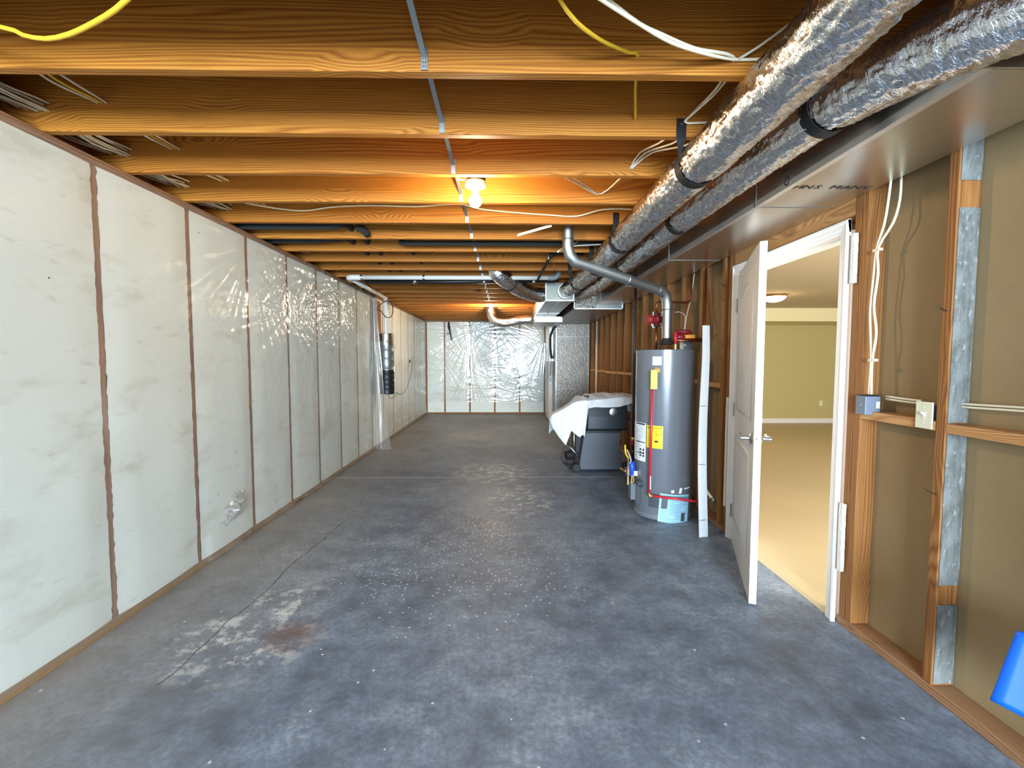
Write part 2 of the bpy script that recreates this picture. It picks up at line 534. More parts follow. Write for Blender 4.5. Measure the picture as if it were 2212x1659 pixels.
# ------------------------------------------------------------------ floor
YJ = 4.93    # control joint across the slab
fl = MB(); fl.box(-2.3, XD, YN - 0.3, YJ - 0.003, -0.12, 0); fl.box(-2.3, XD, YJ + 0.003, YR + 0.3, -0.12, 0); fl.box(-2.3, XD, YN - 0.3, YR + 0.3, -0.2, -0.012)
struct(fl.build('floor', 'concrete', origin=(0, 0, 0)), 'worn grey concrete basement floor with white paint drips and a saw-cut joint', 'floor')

jt = MB().box(-1.94, XR - 0.01, YJ - 0.0045, YJ + 0.0045, -0.01, 0.0006).build('joint_filler', 'joint_dust', bpy.data.objects['floor'])

# ------------------------------------------------------------------ ceiling: subfloor deck and joists
ceil = struct(MB().box(-2.3, 2.1, YN - 0.3, YR + 0.3, ZJ + JH, ZJ + JH + 0.03).build('ceiling', 'osb', origin=(0, 0, ZJ + JH)), 'open basement ceiling of exposed wooden joists under a board deck', 'ceiling')
JB0 = 1.5637
JY = [(JB0 - 0.038 + 0.4064 * k, JB0 + 0.4064 * k) for k in range(-20, 23)]      # front and back faces
j0 = MB().box(-2.12, 1.90, JY[0][0], JY[0][1], ZJ, ZJ + JH).build('joist', 'wood_joist', ceil, bevel=0.004)
for k in range(1, len(JY)):
    copy_at(j0, (0, JY[k][0] - JY[0][0], 0), ceil)
MB().box(-2.16, -2.122, YN, YR + 0.1, ZJ, ZJ + JH).build('rim_joist', 'wood_plate', ceil)
MB().box(1.902, 1.94, YN, YR + 0.1, ZJ, ZJ + JH).build('rim_joist', 'wood_plate', ceil)
MB().box(-2.12, 1.90, YR + 0.002, YR + 0.04, ZJ, ZJ + JH).build('rim_joist', 'wood_plate_x', ceil)


# steel bridging straps: from the top of one joist down to the bottom of the next
def bridging(y0, y1, x):
    a = Vector((x - 0.055, y0 + 0.004, ZJ + JH - 0.02)); b = Vector((x, y1 - 0.006, ZJ + 0.045))
    m = MB(); d = (b - a); w = Vector((0.0095, 0, 0)); t = d.cross(w).normalized() * 0.0015
    rib = d.cross(w).normalized() * -0.005
    m.hexa([a - w - t, a + w - t, a + w + t, a - w + t, b - w - t, b + w - t, b + w + t, b - w + t])
    m.hexa([a - w * .3, a + w * .3, a + w * .25 + rib, a - w * .25 + rib, b - w * .3, b + w * .3, b + w * .25 + rib, b - w * .25 + rib])
    m.box(b.x - 0.011, b.x + 0.011, y1 - 0.006, y1 - 0.002, ZJ + 0.003, ZJ + 0.075)
    return m


br0 = bridging(JY[19][1], JY[20][0], -0.27).build('bridging_strap', 'galvanized', ceil)
for k in range(20, 34):
    copy_at(br0, (0.0, 0.4064 * (k - 19), 0), ceil)
dots = MB()
for q in range(5):
    for dx in (-0.004, 0.004):
        dots.box(-0.27 + dx - 0.0017, -0.27 + dx + 0.0017, JY[20][0] - 0.0065, JY[20][0] - 0.0058, ZJ + 0.012 + q * 0.013, ZJ + 0.016 + q * 0.013)
d0 = dots.build('nail_hole', 'ink', br0)
tagm = MB(); ta = Vector((-0.3165, JY[19][1] + 0.06, ZJ + JH - 0.058))
dv = (Vector((-0.27, JY[20][0] - 0.006, ZJ + 0.045)) - Vector((-0.325, JY[19][1] + 0.004, ZJ + JH - 0.02))).normalized()

# ------------------------------------------------------------------ left wall
YS = 2.1586; SP = 0.6096
SW = 0.038
wl = struct(MB().box(-2.3, XL - SD - 0.004, YN - 0.3, YR + 0.3, 0, ZJ - 0.002).build('wall_left', 'foundation', origin=(XL, 0, 0)), 'left basement wall with white insulation between wooden studs under clear plastic', 'wall')
ZB, ZT = 0.045, ZJ - 0.042
MB().box(XL - SD, XL + 0.012, YN, YR, 0, ZB).build('bottom_plate', 'wood_sill', wl, bevel=0.003)
MB().box(XL - SD, XL + 0.006, YN, YR, ZT, ZJ).build('top_plate', 'wood_plate', wl, bevel=0.003)
LS = [YS + SP * k for k in range(-14, 15) if YS + SP * k < YR - 0.05]
st0 = MB().box(XL - SD, XL, LS[0] - SW / 2, LS[0] + SW / 2, ZB, ZT).build('stud', 'wood_stud_wall', wl, bevel=0.002)
for y in LS[1:]: copy_at(st0, (0, y - LS[0], 0), wl)
MB().box(XL - SD, XL, YR - 0.04, YR - 0.002, ZB, ZT).build('stud', 'wood_stud', wl)


def batt_left(y0, y1, seed, z1=ZT):
    m = MB(); nu, nv = 14, 90
    def fn(u, v):
        y = y0 + (y1 - y0) * u; z = ZB + (z1 - ZB) * v
        e = min(u, 1 - u)
        x = XL + 0.002 + 0.006 * min(1, e * 5) + 0.006 * nz(y * 2.2, z * 3.0, seed) * min(1, e * 6)
        if u in (0, 1): y += (0.007 * nz(z * 55, seed, u) + 0.003) * (1 if u else -1)
        return (x, y, z)
    m.grid(fn, nu, nv)
    m.grid(lambda u, v: (XL - 0.05, y0 + (y1 - y0) * (1 - u), ZB + (z1 - ZB) * v), 1, 1)
    return m.build('insulation_batt', 'insulation_white', wl, smooth=True)


edges = [YN] + LS + [YR - 0.021]
BAY_OPEN = None
for i in range(len(edges) - 1):
    y0, y1 = edges[i] + SW / 2, edges[i + 1] - SW / 2
    if y1 < 0.6: continue
    if y0 < 6.6 < y1: BAY_OPEN = (y0, y1)
    batt_left(y0, y1, i * 3.7)


# clear plastic over the studs
def fan(y, z, pins, seed):
    h = 0; wt = 1e-6
    for (py, pz, A, F, R) in pins:
        dy, dz = y - py, z - pz; d = math.hypot(dy, dz)
        if d < 1e-4 or d > R * 2.2: continue
        th = math.atan2(dz, dy)
        env = min(1, d / 0.15) * math.exp(-(d / R) ** 2)
        w = nz(th * F * 1.5, seed + py * 3, d * 0.25) + 0.35 * nz(th * F * 3.6, seed + 9, d * 0.5)
        k = env * env
        h += k * A * 1.5 * env * (1 - abs(w) * 2.2); wt += k
    return h / max(wt, 0.15)


def fan_sum(y, z, pins, seed):
    h = 0
    for (py, pz, A, F, R) in pins:
        dy, dz = y - py, z - pz; d = math.hypot(dy, dz)
        if d < 1e-4 or d > R * 2.2: continue
        th = math.atan2(dz, dy)
        env = min(1, d / 0.18) * math.exp(-(d / R) ** 2)
        w = nz(th * F * 1.3, seed + py * 3, d * 0.3) + 0.5 * nz(th * F * 3.0, seed + 9, d * 0.6)
        h += A * env * (1 - abs(w) * 2.2)
    return h


def sheet_left(y0, y1, pins, seed, zlo=0.03, off=0.026):
    m = MB(); nu = int((y1 - y0) / 0.013); nv = 150
    def fn(u, v):
        y = y0 + (y1 - y0) * u; z = zlo + (ZJ - 0.03 - zlo) * v
        k = abs(((y - YS) / SP + 0.5) % 1 - 0.5) * 2        # 0 at a stud, 1 mid bay
        h = fan_sum(y, z, pins, seed) * 0.58
        low = max(0, min(1, (1.25 - z) / 0.9))
        low *= max(0.12, min(1, (y - 2.4) / 0.8))
        h += low * 0.010 * (1 - 2 * abs(nz(y * 7.5 + seed, z * 0.7, 3.1))) * (0.35 + 0.65 * k)
        h += 0.002 * nz(y * 3, z * 3, seed + 5)
        if z < 0.28 and y > 2.8: h += (0.28 - z) * 0.16 * (0.6 + 0.7 * nz(y * 4.5, 2.2, seed)) + 0.012 * nz(y * 14, z * 16, seed)
        return (XL + off + max(-0.009, h * (0.25 + 0.75 * min(1, k * 2.5))), y, z)
    m.grid(fn, nu, nv)
    return m.build('plastic_sheet', 'poly_sheet', wl, smooth=True)


Yk = lambda k: YS + SP * k
pinsA = [(Yk(2), 2.18, 0.012, 9, 1.0), (Yk(2), 0.55, 0.008, 7, 0.9), (Yk(3), 1.75, 0.012, 8, 0.8), (Yk(3) + 0.1, 2.25, 0.012, 9, 0.7), (Yk(4), 2.2, 0.014, 8, 1.1),
         (Yk(4) + .2, 1.5, 0.012, 7, 0.6), (Yk(5), 1.9, 0.012, 8, 0.9), (Yk(5) + .3, 2.25, 0.014, 9, 1.0), (Yk(6), 1.2, 0.008, 6, 0.8), (Yk(6) + .3, 2.2, 0.012, 9, 0.9)]
pinsA += [(Yk(0) + .25, 2.28, 0.007, 5, 0.5), (Yk(1), 1.6, 0.004, 7, 0.5), (Yk(0), 0.35, 0.005, 6, 0.45)]
sheet_left(0.95, BAY_OPEN[0] + 0.02, pinsA, 1.7)
pinsB = [(Yk(8), 2.1, 0.012, 8, 0.9), (Yk(10), 2.2, 0.012, 8, 1.0), (Yk(12), 2.0, 0.012, 8, 1.0), (Yk(9), 0.6, 0.01, 7, 0.8)]
sheet_left(BAY_OPEN[1] - 0.02, YR - 0.06, pinsB, 4.1)

# loose flap of plastic hanging out beside the canister
def flap(u, v):
    z = 0.012 + (2.2 - 0.012) * v
    out = (1 - v) ** 1.25
    x = XL + 0.03 + u * (0.04 + 0.20 * out) + 0.028 * nz(u * 7, v * 1.6, 2.0) * (0.3 + u)
    y = BAY_OPEN[0] + 0.02 - 0.03 * u + 0.05 * nz(u * 5, v * 1.3, 8.0) * u
    return (x, y, z)


tag(MB().grid(flap, 34, 110).build('plastic_flap', 'poly_flap', smooth=True), 'loose clear plastic flap hanging down to the floor beside the wall canister', 'plastic sheet')
# crumpled plastic gathered on the floor plate in the third bay
cq = atX(505, 1095, XL + 0.03)


def crump(u, v):
    th = u * 2 * math.pi; r = v
    edge = 1 + 0.35 * nz(math.cos(th) * 1.6, math.sin(th) * 1.6, 3)
    b = (1 - r * r)
    dy, dz = math.cos(th) * r * 0.13 * edge, math.sin(th) * r * 0.085 * edge + math.cos(th) * r * 0.05
    return (XL + 0.024 + b * (0.045 + 0.05 * nz(dy * 45, dz * 45, 1) + 0.02 * nz(dy * 110, dz * 110, 4)), cq.y + dy, cq.z + dz)


MB().grid(crump, 48, 18).build('crumpled_plastic', 'poly_flap', wl, smooth=True)

# ------------------------------------------------------------------ back wall
wb = struct(MB().box(-2.3, 2.0, YR + SD + 0.004, YR + 0.3, 0, ZJ).build('wall_back', 'foundation', origin=(0, YR, 0)), 'far basement wall with white insulation, wooden studs and rippled clear plastic', 'wall')
MB().box(XL + 0.015, XR, YR - 0.012, YR + SD, 0, ZB).build('bottom_plate', 'wood_plate_x', wb)
MB().box(XL + 0.015, XR, YR - 0.006, YR + SD, ZT, ZJ).build('top_plate', 'wood_plate_x', wb)
BS = [-1.483 + SP * i for i in range(0, 6)]
s0 = MB().box(BS[0] - 0.022, BS[0] + 0.022, YR, YR + SD, ZB, ZT).build('stud', 'wood_stud', wb)
for x in BS[1:]: copy_at(s0, (x - BS[0], 0, 0), wb)
MB().box(XL + 0.005, XL + 0.045, YR, YR + SD, ZB, ZT).build('stud', 'wood_stud', wb)
bx = [XL + 0.025] + BS + [XR]
for i in range(len(bx) - 1):
    x0, x1 = bx[i] + 0.02, bx[i + 1] - 0.02
    m = MB()
    m.grid(lambda u, v: (x0 + (x1 - x0) * u, YR - 0.002 - 0.008 * min(1, min(u, 1 - u) * 5) - 0.005 * nz(u * 2, v * 6, i), ZB + (ZT - ZB) * v), 10, 40)
    m.build('insulation_batt', 'insulation_white', wb, smooth=True)
pinsR = [(-1.483 + SP, 2.0, 0.016, 8, 1.6), (-1.483 + SP, 1.2, 0.016, 7, 1.4), (-1.483, 1.3, 0.010, 8, 0.9), (-1.483 + 2 * SP, 2.2, 0.014, 9, 1.3), (0.95, 1.9, 0.014, 8, 1.2), (-1.483 + 3 * SP, 0.9, 0.012, 8, 0.7)]


def backsheet(u, v):
    x = XL + 0.06 + (1.0 - XL - 0.06) * u; z = 0.30 + (ZJ - 0.05 - 0.30) * v
    h = fan(x, z, pinsR, 2.2) * 0.8
    if x > -0.95: h += 0.012 * (1 - 2 * abs(nz(x * 1.3, z * 11 + 1.5 * nz(x * 2, z, 4), 6))) * max(0, min(1, (1.3 - z) / 0.6))
    k = abs(((x + 1.483) / SP + 0.5) % 1 - 0.5) * 2
    return (x, YR - 0.022 - max(-0.008, h * (0.3 + 0.7 * min(1, k * 2))), z)


MB().grid(backsheet, 230, 150).build('plastic_sheet', 'poly_sheet', wb, smooth=True)

# wall behind the camera with the wide opening that lets the daylight in
wn = struct(MB().box(-2.3, -1.45, YN - 0.15, YN, 0, ZJ + JH).box(1.65, 2.1, YN - 0.15, YN, 0, ZJ + JH).box(-1.45, 1.65, YN - 0.15, YN, 2.12, ZJ + JH).build('wall_front', 'drywall_paper', origin=(0, YN, 0)), 'wall with a wide daylight opening behind the viewpoint', 'wall')

# ------------------------------------------------------------------ right wall: studs, blocking, back of drywall
DY0, DY1, DZ = 2.205, 3.185, 1.955     # clear door opening
wr = sempty('wall_right', 'right basement wall of bare wooden studs backed by brown drywall paper', 'wall', (XR, 0, 0))
for (y0, y1, z0, z1) in ((YN, -0.35, 0, ZJ), (-0.346, 0.87, 0, ZJ), (0.874, 2.10, 0, ZJ), (2.104, 3.29, 2.0, ZJ), (3.294, 4.5, 0, ZJ), (4.504, 5.72, 0, ZJ), (5.724, 6.94, 0, ZJ), (6.944, 8.16, 0, ZJ), (8.164, YR + 0.3, 0, ZJ)):
    MB().box(XD, XD + 0.0125, y0, y1, z0, z1).build('drywall_panel', 'drywall_paper', wr)
for (y0, y1) in ((YN, 2.15), (3.25, YR)):
    MB().box(XR - 0.004, XD - 0.001, y0, y1, 0, 0.04).build('bottom_plate', 'wood_plate_right', wr, bevel=0.003)
MB().box(XR, XD - 0.001, YN, YR, ZJ - 0.076, ZJ - 0.002).build('top_plate', 'wood_plate_right', wr)
ZRT = ZJ - 0.077
RSY = [1.675 - 0.4064 * k * 1.5 for k in range(1, 12)] + [1.675, 2.084, 2.124, 3.265 + .01, 3.322, 3.42] + [3.83 + 0.4064 * k for k in range(0, 17)]
rs0 = None
for y in RSY:
    if y > YR - 0.1: continue
    if rs0 is None:
        rs0 = MB().box(XR, XD - 0.001, y - SW / 2, y + SW / 2, 0.041, ZRT).build('stud', 'wood_stud', wr, bevel=0.002); ry = y
    else: copy_at(rs0, (0, y - ry, 0), wr)
# header over the door
MB().box(XR + 0.001, XD - 0.002, 2.145, 3.255, 2.03, ZRT).build('header', 'wood_block', wr, bevel=0.002)
# blocking between studs
allst = sorted(RSY)
for i in range(len(allst) - 1):
    a, b = allst[i] + SW / 2, allst[i + 1] - SW / 2
    if b - a < 0.15 or (a < 2.7 < b): continue
    z = 1.075 if a < 2.6 else 1.135
    z += rnd.uniform(-0.008, 0.008)
    if a < 0.2: continue
    MB().box(XR + 0.001, XD - 0.002, a + 0.001, b - 0.001, z - 0.019, z + 0.019).build('blocking', 'wood_block', wr, bevel=0.002)
# grey painted patches left on the near face of the stud by the switch
for (za, zb) in ((2.0, ZRT), (1.09, 1.90), (0.45, 1.045), (0.05, 0.37)):
    m = MB(); y = 1.675 - SW / 2
    m.grid(lambda u, v: (XR + 0.006 + 0.078 * u + 0.0025 * nz(u, v * 30, za), y - 0.0022, za + (zb - za) * v + 0.004 * nz(u * 9, v, za)), 6, 30)
    m.build('painted_patch', 'patch_paint', wr, solid=0.003)


# ------------------------------------------------------------------ ceiling lamps: keyless sockets with bare bulbs
def lamp(x, y, label, glow):
    t = thing('ceiling_lamp', label, 'lamp', (x, y, ZJ + 0.02), 'bare bulb ceiling lamps')
    MB().lathe([(0.052, 0.0), (0.055, 0.004), (0.055, 0.045), (0.05, 0.048)], (x, y, ZJ + 0.012), n=8).build('junction_box', 'black_plastic', t)
    MB().lathe([(0.030, -0.030), (0.056, -0.022), (0.060, -0.008), (0.058, 0.0)], (x, y, ZJ + 0.008), n=28).build('socket_base', 'porcelain', t, smooth=2)
    for dx in (-0.042, 0.042):
        MB().lathe([(0.005, -0.004), (0.005, 0.0)], (x + dx, y - 0.01, ZJ - 0.014), n=8).build('screw', 'brass', t)
    MB().lathe([(0.017, -0.062), (0.019, -0.058), (0.019, -0.03), (0.024, -0.026)], (x, y, ZJ + 0.008), n=20).build('socket_neck', 'porcelain', t, smooth=2)
    zb = ZJ - 0.092
    prof = [(0.001, -0.036)] + [(0.034 * math.sin(a), -0.034 * math.cos(a)) for a in (0.25, 0.5, 0.8, 1.1, 1.4, 1.7, 2.0)] + [(0.024, 0.022), (0.017, 0.034)]
    b = MB().lathe(prof, (x, y, zb), n=24).build('bulb', glow, t, smooth=True)
    return t


p = atY(1027, 430, 2.46)
lamp(p.x, 2.46, 'bare glowing bulb in a porcelain socket on the nearer joists', 'bulb_glow')
p = atY(1060, 672, 7.75)
lamp(p.x, 7.75, 'bare glowing bulb hanging at the far end, left of the metal trunk', 'bulb_glow_far')

# ------------------------------------------------------------------ door casing, jamb and open door
tr = sempty('trim_1', 'white moulded door casing and jamb around the opening in the stud wall', 'door frame', (XR, 2.7, 0))
XJ = XR - 0.012
cwid = 0.060


def casing_profile(a, b, inward):     # stepped moulding between two coordinates, thick part outside
    w = (b - a)
    return [(a, 0), (a, 0.017), (a + w * .18, 0.019), (a + w * .3, 0.014), (a + w * .62, 0.013), (a + w * .72, 0.0105), (a + w * .94, 0.0095), (b, 0.006), (b, 0)]


for (ya, yb) in ((DY0 - 0.055, DY0 + 0.004), (DY1 + 0.055, DY1 - 0.004)):
    poly = [Vector((XJ - t, y, 0.0)) for y, t in casing_profile(ya, yb, 1)]
    MB().prism(poly, (0, 0, DZ + 0.056)).build('casing', 'white_paint', tr)
poly = [Vector((XJ - t - 0.0005, DY0 - 0.055, z)) for z, t in casing_profile(DZ + 0.058, DZ - 0.004, 1)]
MB().prism(poly, (0, DY1 - DY0 + 0.11, 0)).build('casing', 'white_paint', tr)
MB().box(XJ, XD + 0.014, DY0 - 0.018, DY0, 0, DZ).box(XJ + 0.05, XD - 0.02, DY0, DY0 + 0.010, 0, DZ - 0.01).build('jamb', 'white_paint', tr)
MB().box(XJ, XD + 0.014, DY1, DY1 + 0.018, 0, DZ).box(XJ + 0.05, XD - 0.02, DY1 - 0.010, DY1, 0, DZ - 0.01).build('jamb', 'white_paint', tr)
MB().box(XJ, XD + 0.014, DY0 - 0.018, DY1 + 0.018, DZ, DZ + 0.018).box(XJ + 0.05, XD - 0.02, DY0, DY1, DZ - 0.010, DZ).build('jamb', 'white_paint', tr)
MB().box(XD + 0.015, XD + 0.04, DY0 - 0.06, DY1 + 0.06, DZ, DZ + 0.06).build('casing', 'white_paint', tr)
MB().prism([(XR - 0.01, DY0, 0), (XR - 0.01, DY0, 0.002), (XR + 0.01, DY0, 0.012), (XD + 0.01, DY0, 0.012), (XD + 0.01, DY0, 0)], (0, DY1 - DY0, 0)).build('threshold', 'floor_next', tr)

hinge = Vector((XJ - 0.004, DY1 - 0.006, 0)); free = Vector((1.318, 2.30, 0))
dd_ = (free - hinge); DW = dd_.length; ax = dd_.normalized(); ay = Vector((-ax.y, ax.x, 0))   # ay: across the leaf
if ay.x > 0: ay = -ay          # towards the left face seen from the camera
DM = Matrix((ax, ay, Vector((0, 0, 1)))).transposed().to_4x4(); DM.translation = hinge
door = struct(bpy.data.objects.new('door_1', None), 'white panelled door standing open into the basement', 'door'); COL.objects.link(door); door.location = hinge
TH = 0.036; DH0, DH1 = 0.012, 1.945
leafm = MB().box(0.0, DW, -TH, 0, DH0, DH1)
leaf = leafm.xf(DM).build('door_leaf', 'white_paint', door, bevel=0.002)


def panel_mould(u0, u1, z0, z1, side, arch=0.0):
    pts = [(u0, z0), (u1, z0), (u1, z1)]
    if arch:
        for k in range(1, 10):
            t = k / 10; pts.append((u1 + (u0 - u1) * t, z1 + arch * math.sin(math.pi * t) ** 1.0))
    pts.append((u0, z1)); pts.append((u0, z0))
    off = 0.001 if side > 0 else -TH - 0.001
    m = MB().tube([Vector((u, off, z)) for u, z in pts], 0.008, n=6).xf(DM)
    m.build('panel_moulding', 'white_paint', leaf, smooth=True)
    e = 0.045
    f0, f1 = (0.0005, 0.005) if side > 0 else (-TH - 0.005, -TH - 0.0005)
    m = MB(); o0 = Vector((u0 + e, f0, z0 + e)); 
    m.box(u0 + e, u1 - e, f0, f1, z0 + e, z1 - e + arch * .35).xf(DM)
    m.build('raised_panel', 'white_paint', leaf, bevel=0.004)


for side in (1, -1):
    panel_mould(0.13, DW - 0.13, 0.22, 0.80, side)
    panel_mould(0.13, DW - 0.13, 0.99, 1.70, side, 0.10)
    # lever handle
    sg = 1 if side > 0 else -1; b0 = 0.0 if side > 0 else -TH
    c = Vector((DW - 0.065, b0, 0.905))
    m = MB().lathe([(0.032, 0), (0.033, 0.004), (0.026, 0.010), (0.013, 0.016), (0.011, 0.040), (0.014, 0.046), (0.013, 0.055)], c, (0, sg, 0), n=20)
    m.tube(smooth_path([c + Vector((0, sg * .050, 0)), c + Vector((-0.03, sg * .052, 0.003)), c + Vector((-0.07, sg * .050, -0.004)), c + Vector((-0.105, sg * .046, 0.006))], 0.01), 0.0085, n=10)
    m.xf(DM).build('lever_handle', 'steel', leaf, smooth=2)
MB().box(DW, DW + 0.0015, -TH + 0.006, -0.006, 0.875, 0.935).lathe([(0.008, 0), (0.008, 0.006), (0.004, 0.012)], (DW, -TH / 2, 0.912), (1, 0, 0), n=12).xf(DM).build('latch_plate', 'steel', leaf)
for z in (0.22, 0.97, 1.72):
    MB().box(-0.003, 0.03, 0.0, 0.002, z - 0.045, z + 0.045).lathe([(0.007, -0.05), (0.007, 0.05)], (-0.004, 0.004, z), n=10).xf(DM).build('hinge', 'hinge_steel', leaf)

# polystyrene shims left beside the casing
for (ya, za, zb, w, lab) in ((2.118, 1.70, 1.935, 0.022, 'white foam shim beside the top right corner of the door casing'), (2.122, 0.28, 0.62, 0.024, 'white foam shim low down right of the door casing'), (3.275, 0.22, 1.05, 0.02, 'long white foam shim left of the door casing')):
    tag(MB().grid(lambda u, v: (XJ - 0.006 + 0.002 * nz(u * 4, v * 20, za), ya - w / 2 + w * u + 0.002 * nz(v * 30, za, 1), za + (zb - za) * v + 0.003 * nz(u * 5, 2, za)), 4, 24).build('foam_shim', 'white_shim', solid=0.018), lab, 'shim', 'foam shims by the door')

# ------------------------------------------------------------------ the next room seen through the door
NX0, NX1, NY0, NY1, NZ = XD + 0.013, 8.4, 0.45, 9.17, 2.30
struct(MB().box(XD + 0.0135, NX1, NY0 - 0.2, NY1 + 0.1, -0.1, 0.006).build('floor_next_room', 'floor_next', origin=(0, 0, 0)), 'smooth beige floor of the next room', 'floor')
struct(MB().box(NX0, NX1, NY0 - 0.1, NY1 + 0.1, NZ, NZ + 0.05).build('ceiling_next_room', 'ceiling_paint', origin=(0, 0, NZ)), 'plain textured ceiling of the next room', 'ceiling')
nb = struct(MB().box(NX0, NX1, NY1, NY1 + 0.1, 0, NZ).build('wall_next_room_back', 'olive_wall', origin=(5, NY1, 0)), 'olive tan far wall of the next room', 'wall')
MB().box(NX0 + 0.3, NX1, 8.2, NY1, 2.055, NZ - 0.001).build('soffit', 'cream_paint', nb)
struct(MB().box(NX1, NX1 + 0.1, NY0, NY1, 0, NZ).build('wall_next_room_right', 'olive_wall', origin=(NX1, 5, 0)), 'olive tan side wall of the next room', 'wall')
struct(MB().box(NX0, 3.1, NY0 - 0.1, NY0, 0, NZ).box(5.7, NX1, NY0 - 0.1, NY0, 0, NZ).box(3.1, 5.7, NY0 - 0.1, NY0, 0, 0.6).box(3.1, 5.7, NY0 - 0.1, NY0, 2.1, NZ).build('wall_next_room_front', 'olive_wall', origin=(4, NY0, 0)), 'olive tan window wall of the next room', 'wall')
struct(MB().prism([(NX0, NY1 - 0.014, 0.006), (NX0, NY1 - 0.014, 0.085), (NX0, NY1 - 0.006, 0.1), (NX0, NY1, 0.1), (NX0, NY1, 0.006)], (NX1 - NX0, 0, 0)).build('baseboard_next_room', 'white_paint'), 'white baseboard along the far wall of the next room', 'baseboard')
p = atY(1773, 871, NY1)
t = thing('wall_outlet', 'ivory duplex outlet low on the olive wall of the next room', 'outlet', (p.x, NY1, p.z - 0.06))
MB().box(p.x - 0.036, p.x + 0.036, NY1 - 0.006, NY1 - 0.001, p.z - 0.058, p.z + 0.058).build('cover_plate', 'ivory', t, bevel=0.002)
for dz in (-0.022, 0.022):
    MB().lathe([(0.016, 0), (0.015, 0.003)], (p.x, NY1 - 0.006, p.z + dz), (0, -1, 0), n=14).build('receptacle', 'ivory', t)
p = Vector((4.02, 6.6, NZ))
t = thing('dome_light', 'lit flush dome light on the ceiling of the next room', 'lamp', p)
MB().lathe([(0.17, -0.03), (0.175, -0.02), (0.17, 0)], p, n=28).build('base_ring', 'brass', t, smooth=2)
MB().lathe([(0.002, -0.105), (0.06, -0.098), (0.11, -0.08), (0.145, -0.055), (0.16, -0.03)], p, n=28).build('glass_dome', 'dome_glow', t, smooth=True)



# ------------------------------------------------------------------ ducts
def flex(name, label, pts, straps=(), n=64, seed=0.0, step=0.008, cat='duct', rings=0.0016):
    P3 = smooth_path([q[:3] for q in pts], step); R_ = smooth_path([(q[3], 0, 0) for q in pts], 0.001)
    m_ = len(P3)
    # radius interpolated along the control points
    ln = [0]
    for i in range(1, m_): ln.append(ln[-1] + (P3[i] - P3[i - 1]).length)
    cl = [0]
    for i in range(1, len(pts)):
        seg = smooth_path([q[:3] for q in pts], step)
        break
    cum = [0]
    for i in range(1, len(pts)): cum.append(cum[-1] + (Vector(pts[i][:3]) - Vector(pts[i - 1][:3])).length)
    tot = cum[-1]
    def rad(s):
        s = s / ln[-1] * tot
        for i in range(1, len(pts)):
            if s <= cum[i]:
                t = (s - cum[i - 1]) / max(1e-6, cum[i] - cum[i - 1]); t = t * t * (3 - 2 * t)
                return pts[i - 1][3] * (1 - t) + pts[i][3] * t
        return pts[-1][3]
    def rf(i, th, q):
        r = rad(ln[i])
        for (y0, w, a) in straps: r *= 1 - a * math.exp(-((q.y - y0) / w) ** 2)
        cx, sx = math.cos(th), math.sin(th)
        w1 = nz(cx * 2.2, sx * 2.2, ln[i] * 9 + seed) * 0.006
        w2 = abs(nz(cx * 4.5 + seed, sx * 4.5, ln[i] * 30)) * 0.011 + abs(nz(cx * 9 + seed, sx * 9, ln[i] * 60)) * 0.004
        w3 = (1 - 2 * abs(nz(cx * 5, sx * 5 + seed, ln[i] * 3.2))) * 0.003
        return r + w1 - w2 + w3 + rings * math.sin(ln[i] * 2 * math.pi / 0.026 + th)
    return tag(MB().tube(P3, 0.1, n=n, rf=rf).build(name, 'foil_flex', smooth=True), label, cat)


st1 = ((1.995, 0.05, 0.10), (3.225, 0.05, 0.10), (4.02, 0.05, 0.1), (4.84, 0.05, 0.1))
flex('flexible_duct', 'wide crinkled silver flexible duct slung under the joists, nearest the room', [(0.86, 0.55, 2.215, 0.098), (0.86, 1.1, 2.20, 0.097), (0.855, 1.6, 2.192, 0.096), (0.848, 2.3, 2.192, 0.092), (0.84, 3.2, 2.192, 0.09), (0.825, 4.2, 2.18, 0.09), (0.79, 4.9, 2.175, 0.088), (0.745, 5.3, 2.175, 0.082), (0.73, 5.5, 2.175, 0.08)], st1, seed=1.0)
st2 = ((1.588, 0.05, 0.12), (2.81, 0.05, 0.12), (4.03, 0.05, 0.12))
flex('flexible_duct', 'narrower silver flexible duct between the wide one and the rectangular trunk', [(1.55, 0.62, 2.17, 0.10), (1.44, 0.85, 2.175, 0.102), (1.27, 1.10, 2.19, 0.10), (1.155, 1.42, 2.205, 0.088), (1.115, 1.75, 2.21, 0.085), (1.10, 2.4, 2.21, 0.083), (1.085, 3.4, 2.20, 0.083), (1.07, 4.4, 2.19, 0.083), (1.05, 5.1, 2.18, 0.084), (1.0, 5.5, 2.175, 0.084), (0.91, 5.75, 2.17, 0.082), (0.845, 5.82, 2.17, 0.08)], st2, seed=5.0)
flex('flexible_duct', 'short silver flexible duct curving up into the joists left of the metal plenum', [(0.50, 5.78, 2.17, 0.09), (0.38, 5.70, 2.165, 0.09), (0.20, 5.42, 2.18, 0.092), (0.03, 5.12, 2.225, 0.094), (-0.09, 5.0, 2.30, 0.09), (-0.13, 5.0, 2.42, 0.088)], ((5.18, 0.05, 0.12),), seed=9.0)
flex('flexible_duct', 'distant silver flexible duct sagging beside the far ceiling bulb', [(0.47, 8.0, 2.06, 0.085), (0.33, 8.02, 2.06, 0.085), (0.15, 8.06, 2.03, 0.085), (-0.03, 8.12, 2.01, 0.085), (-0.19, 8.17, 2.05, 0.085), (-0.26, 8.2, 2.16, 0.085), (-0.28, 8.2, 2.36, 0.085)], (), seed=13.0, step=0.014)


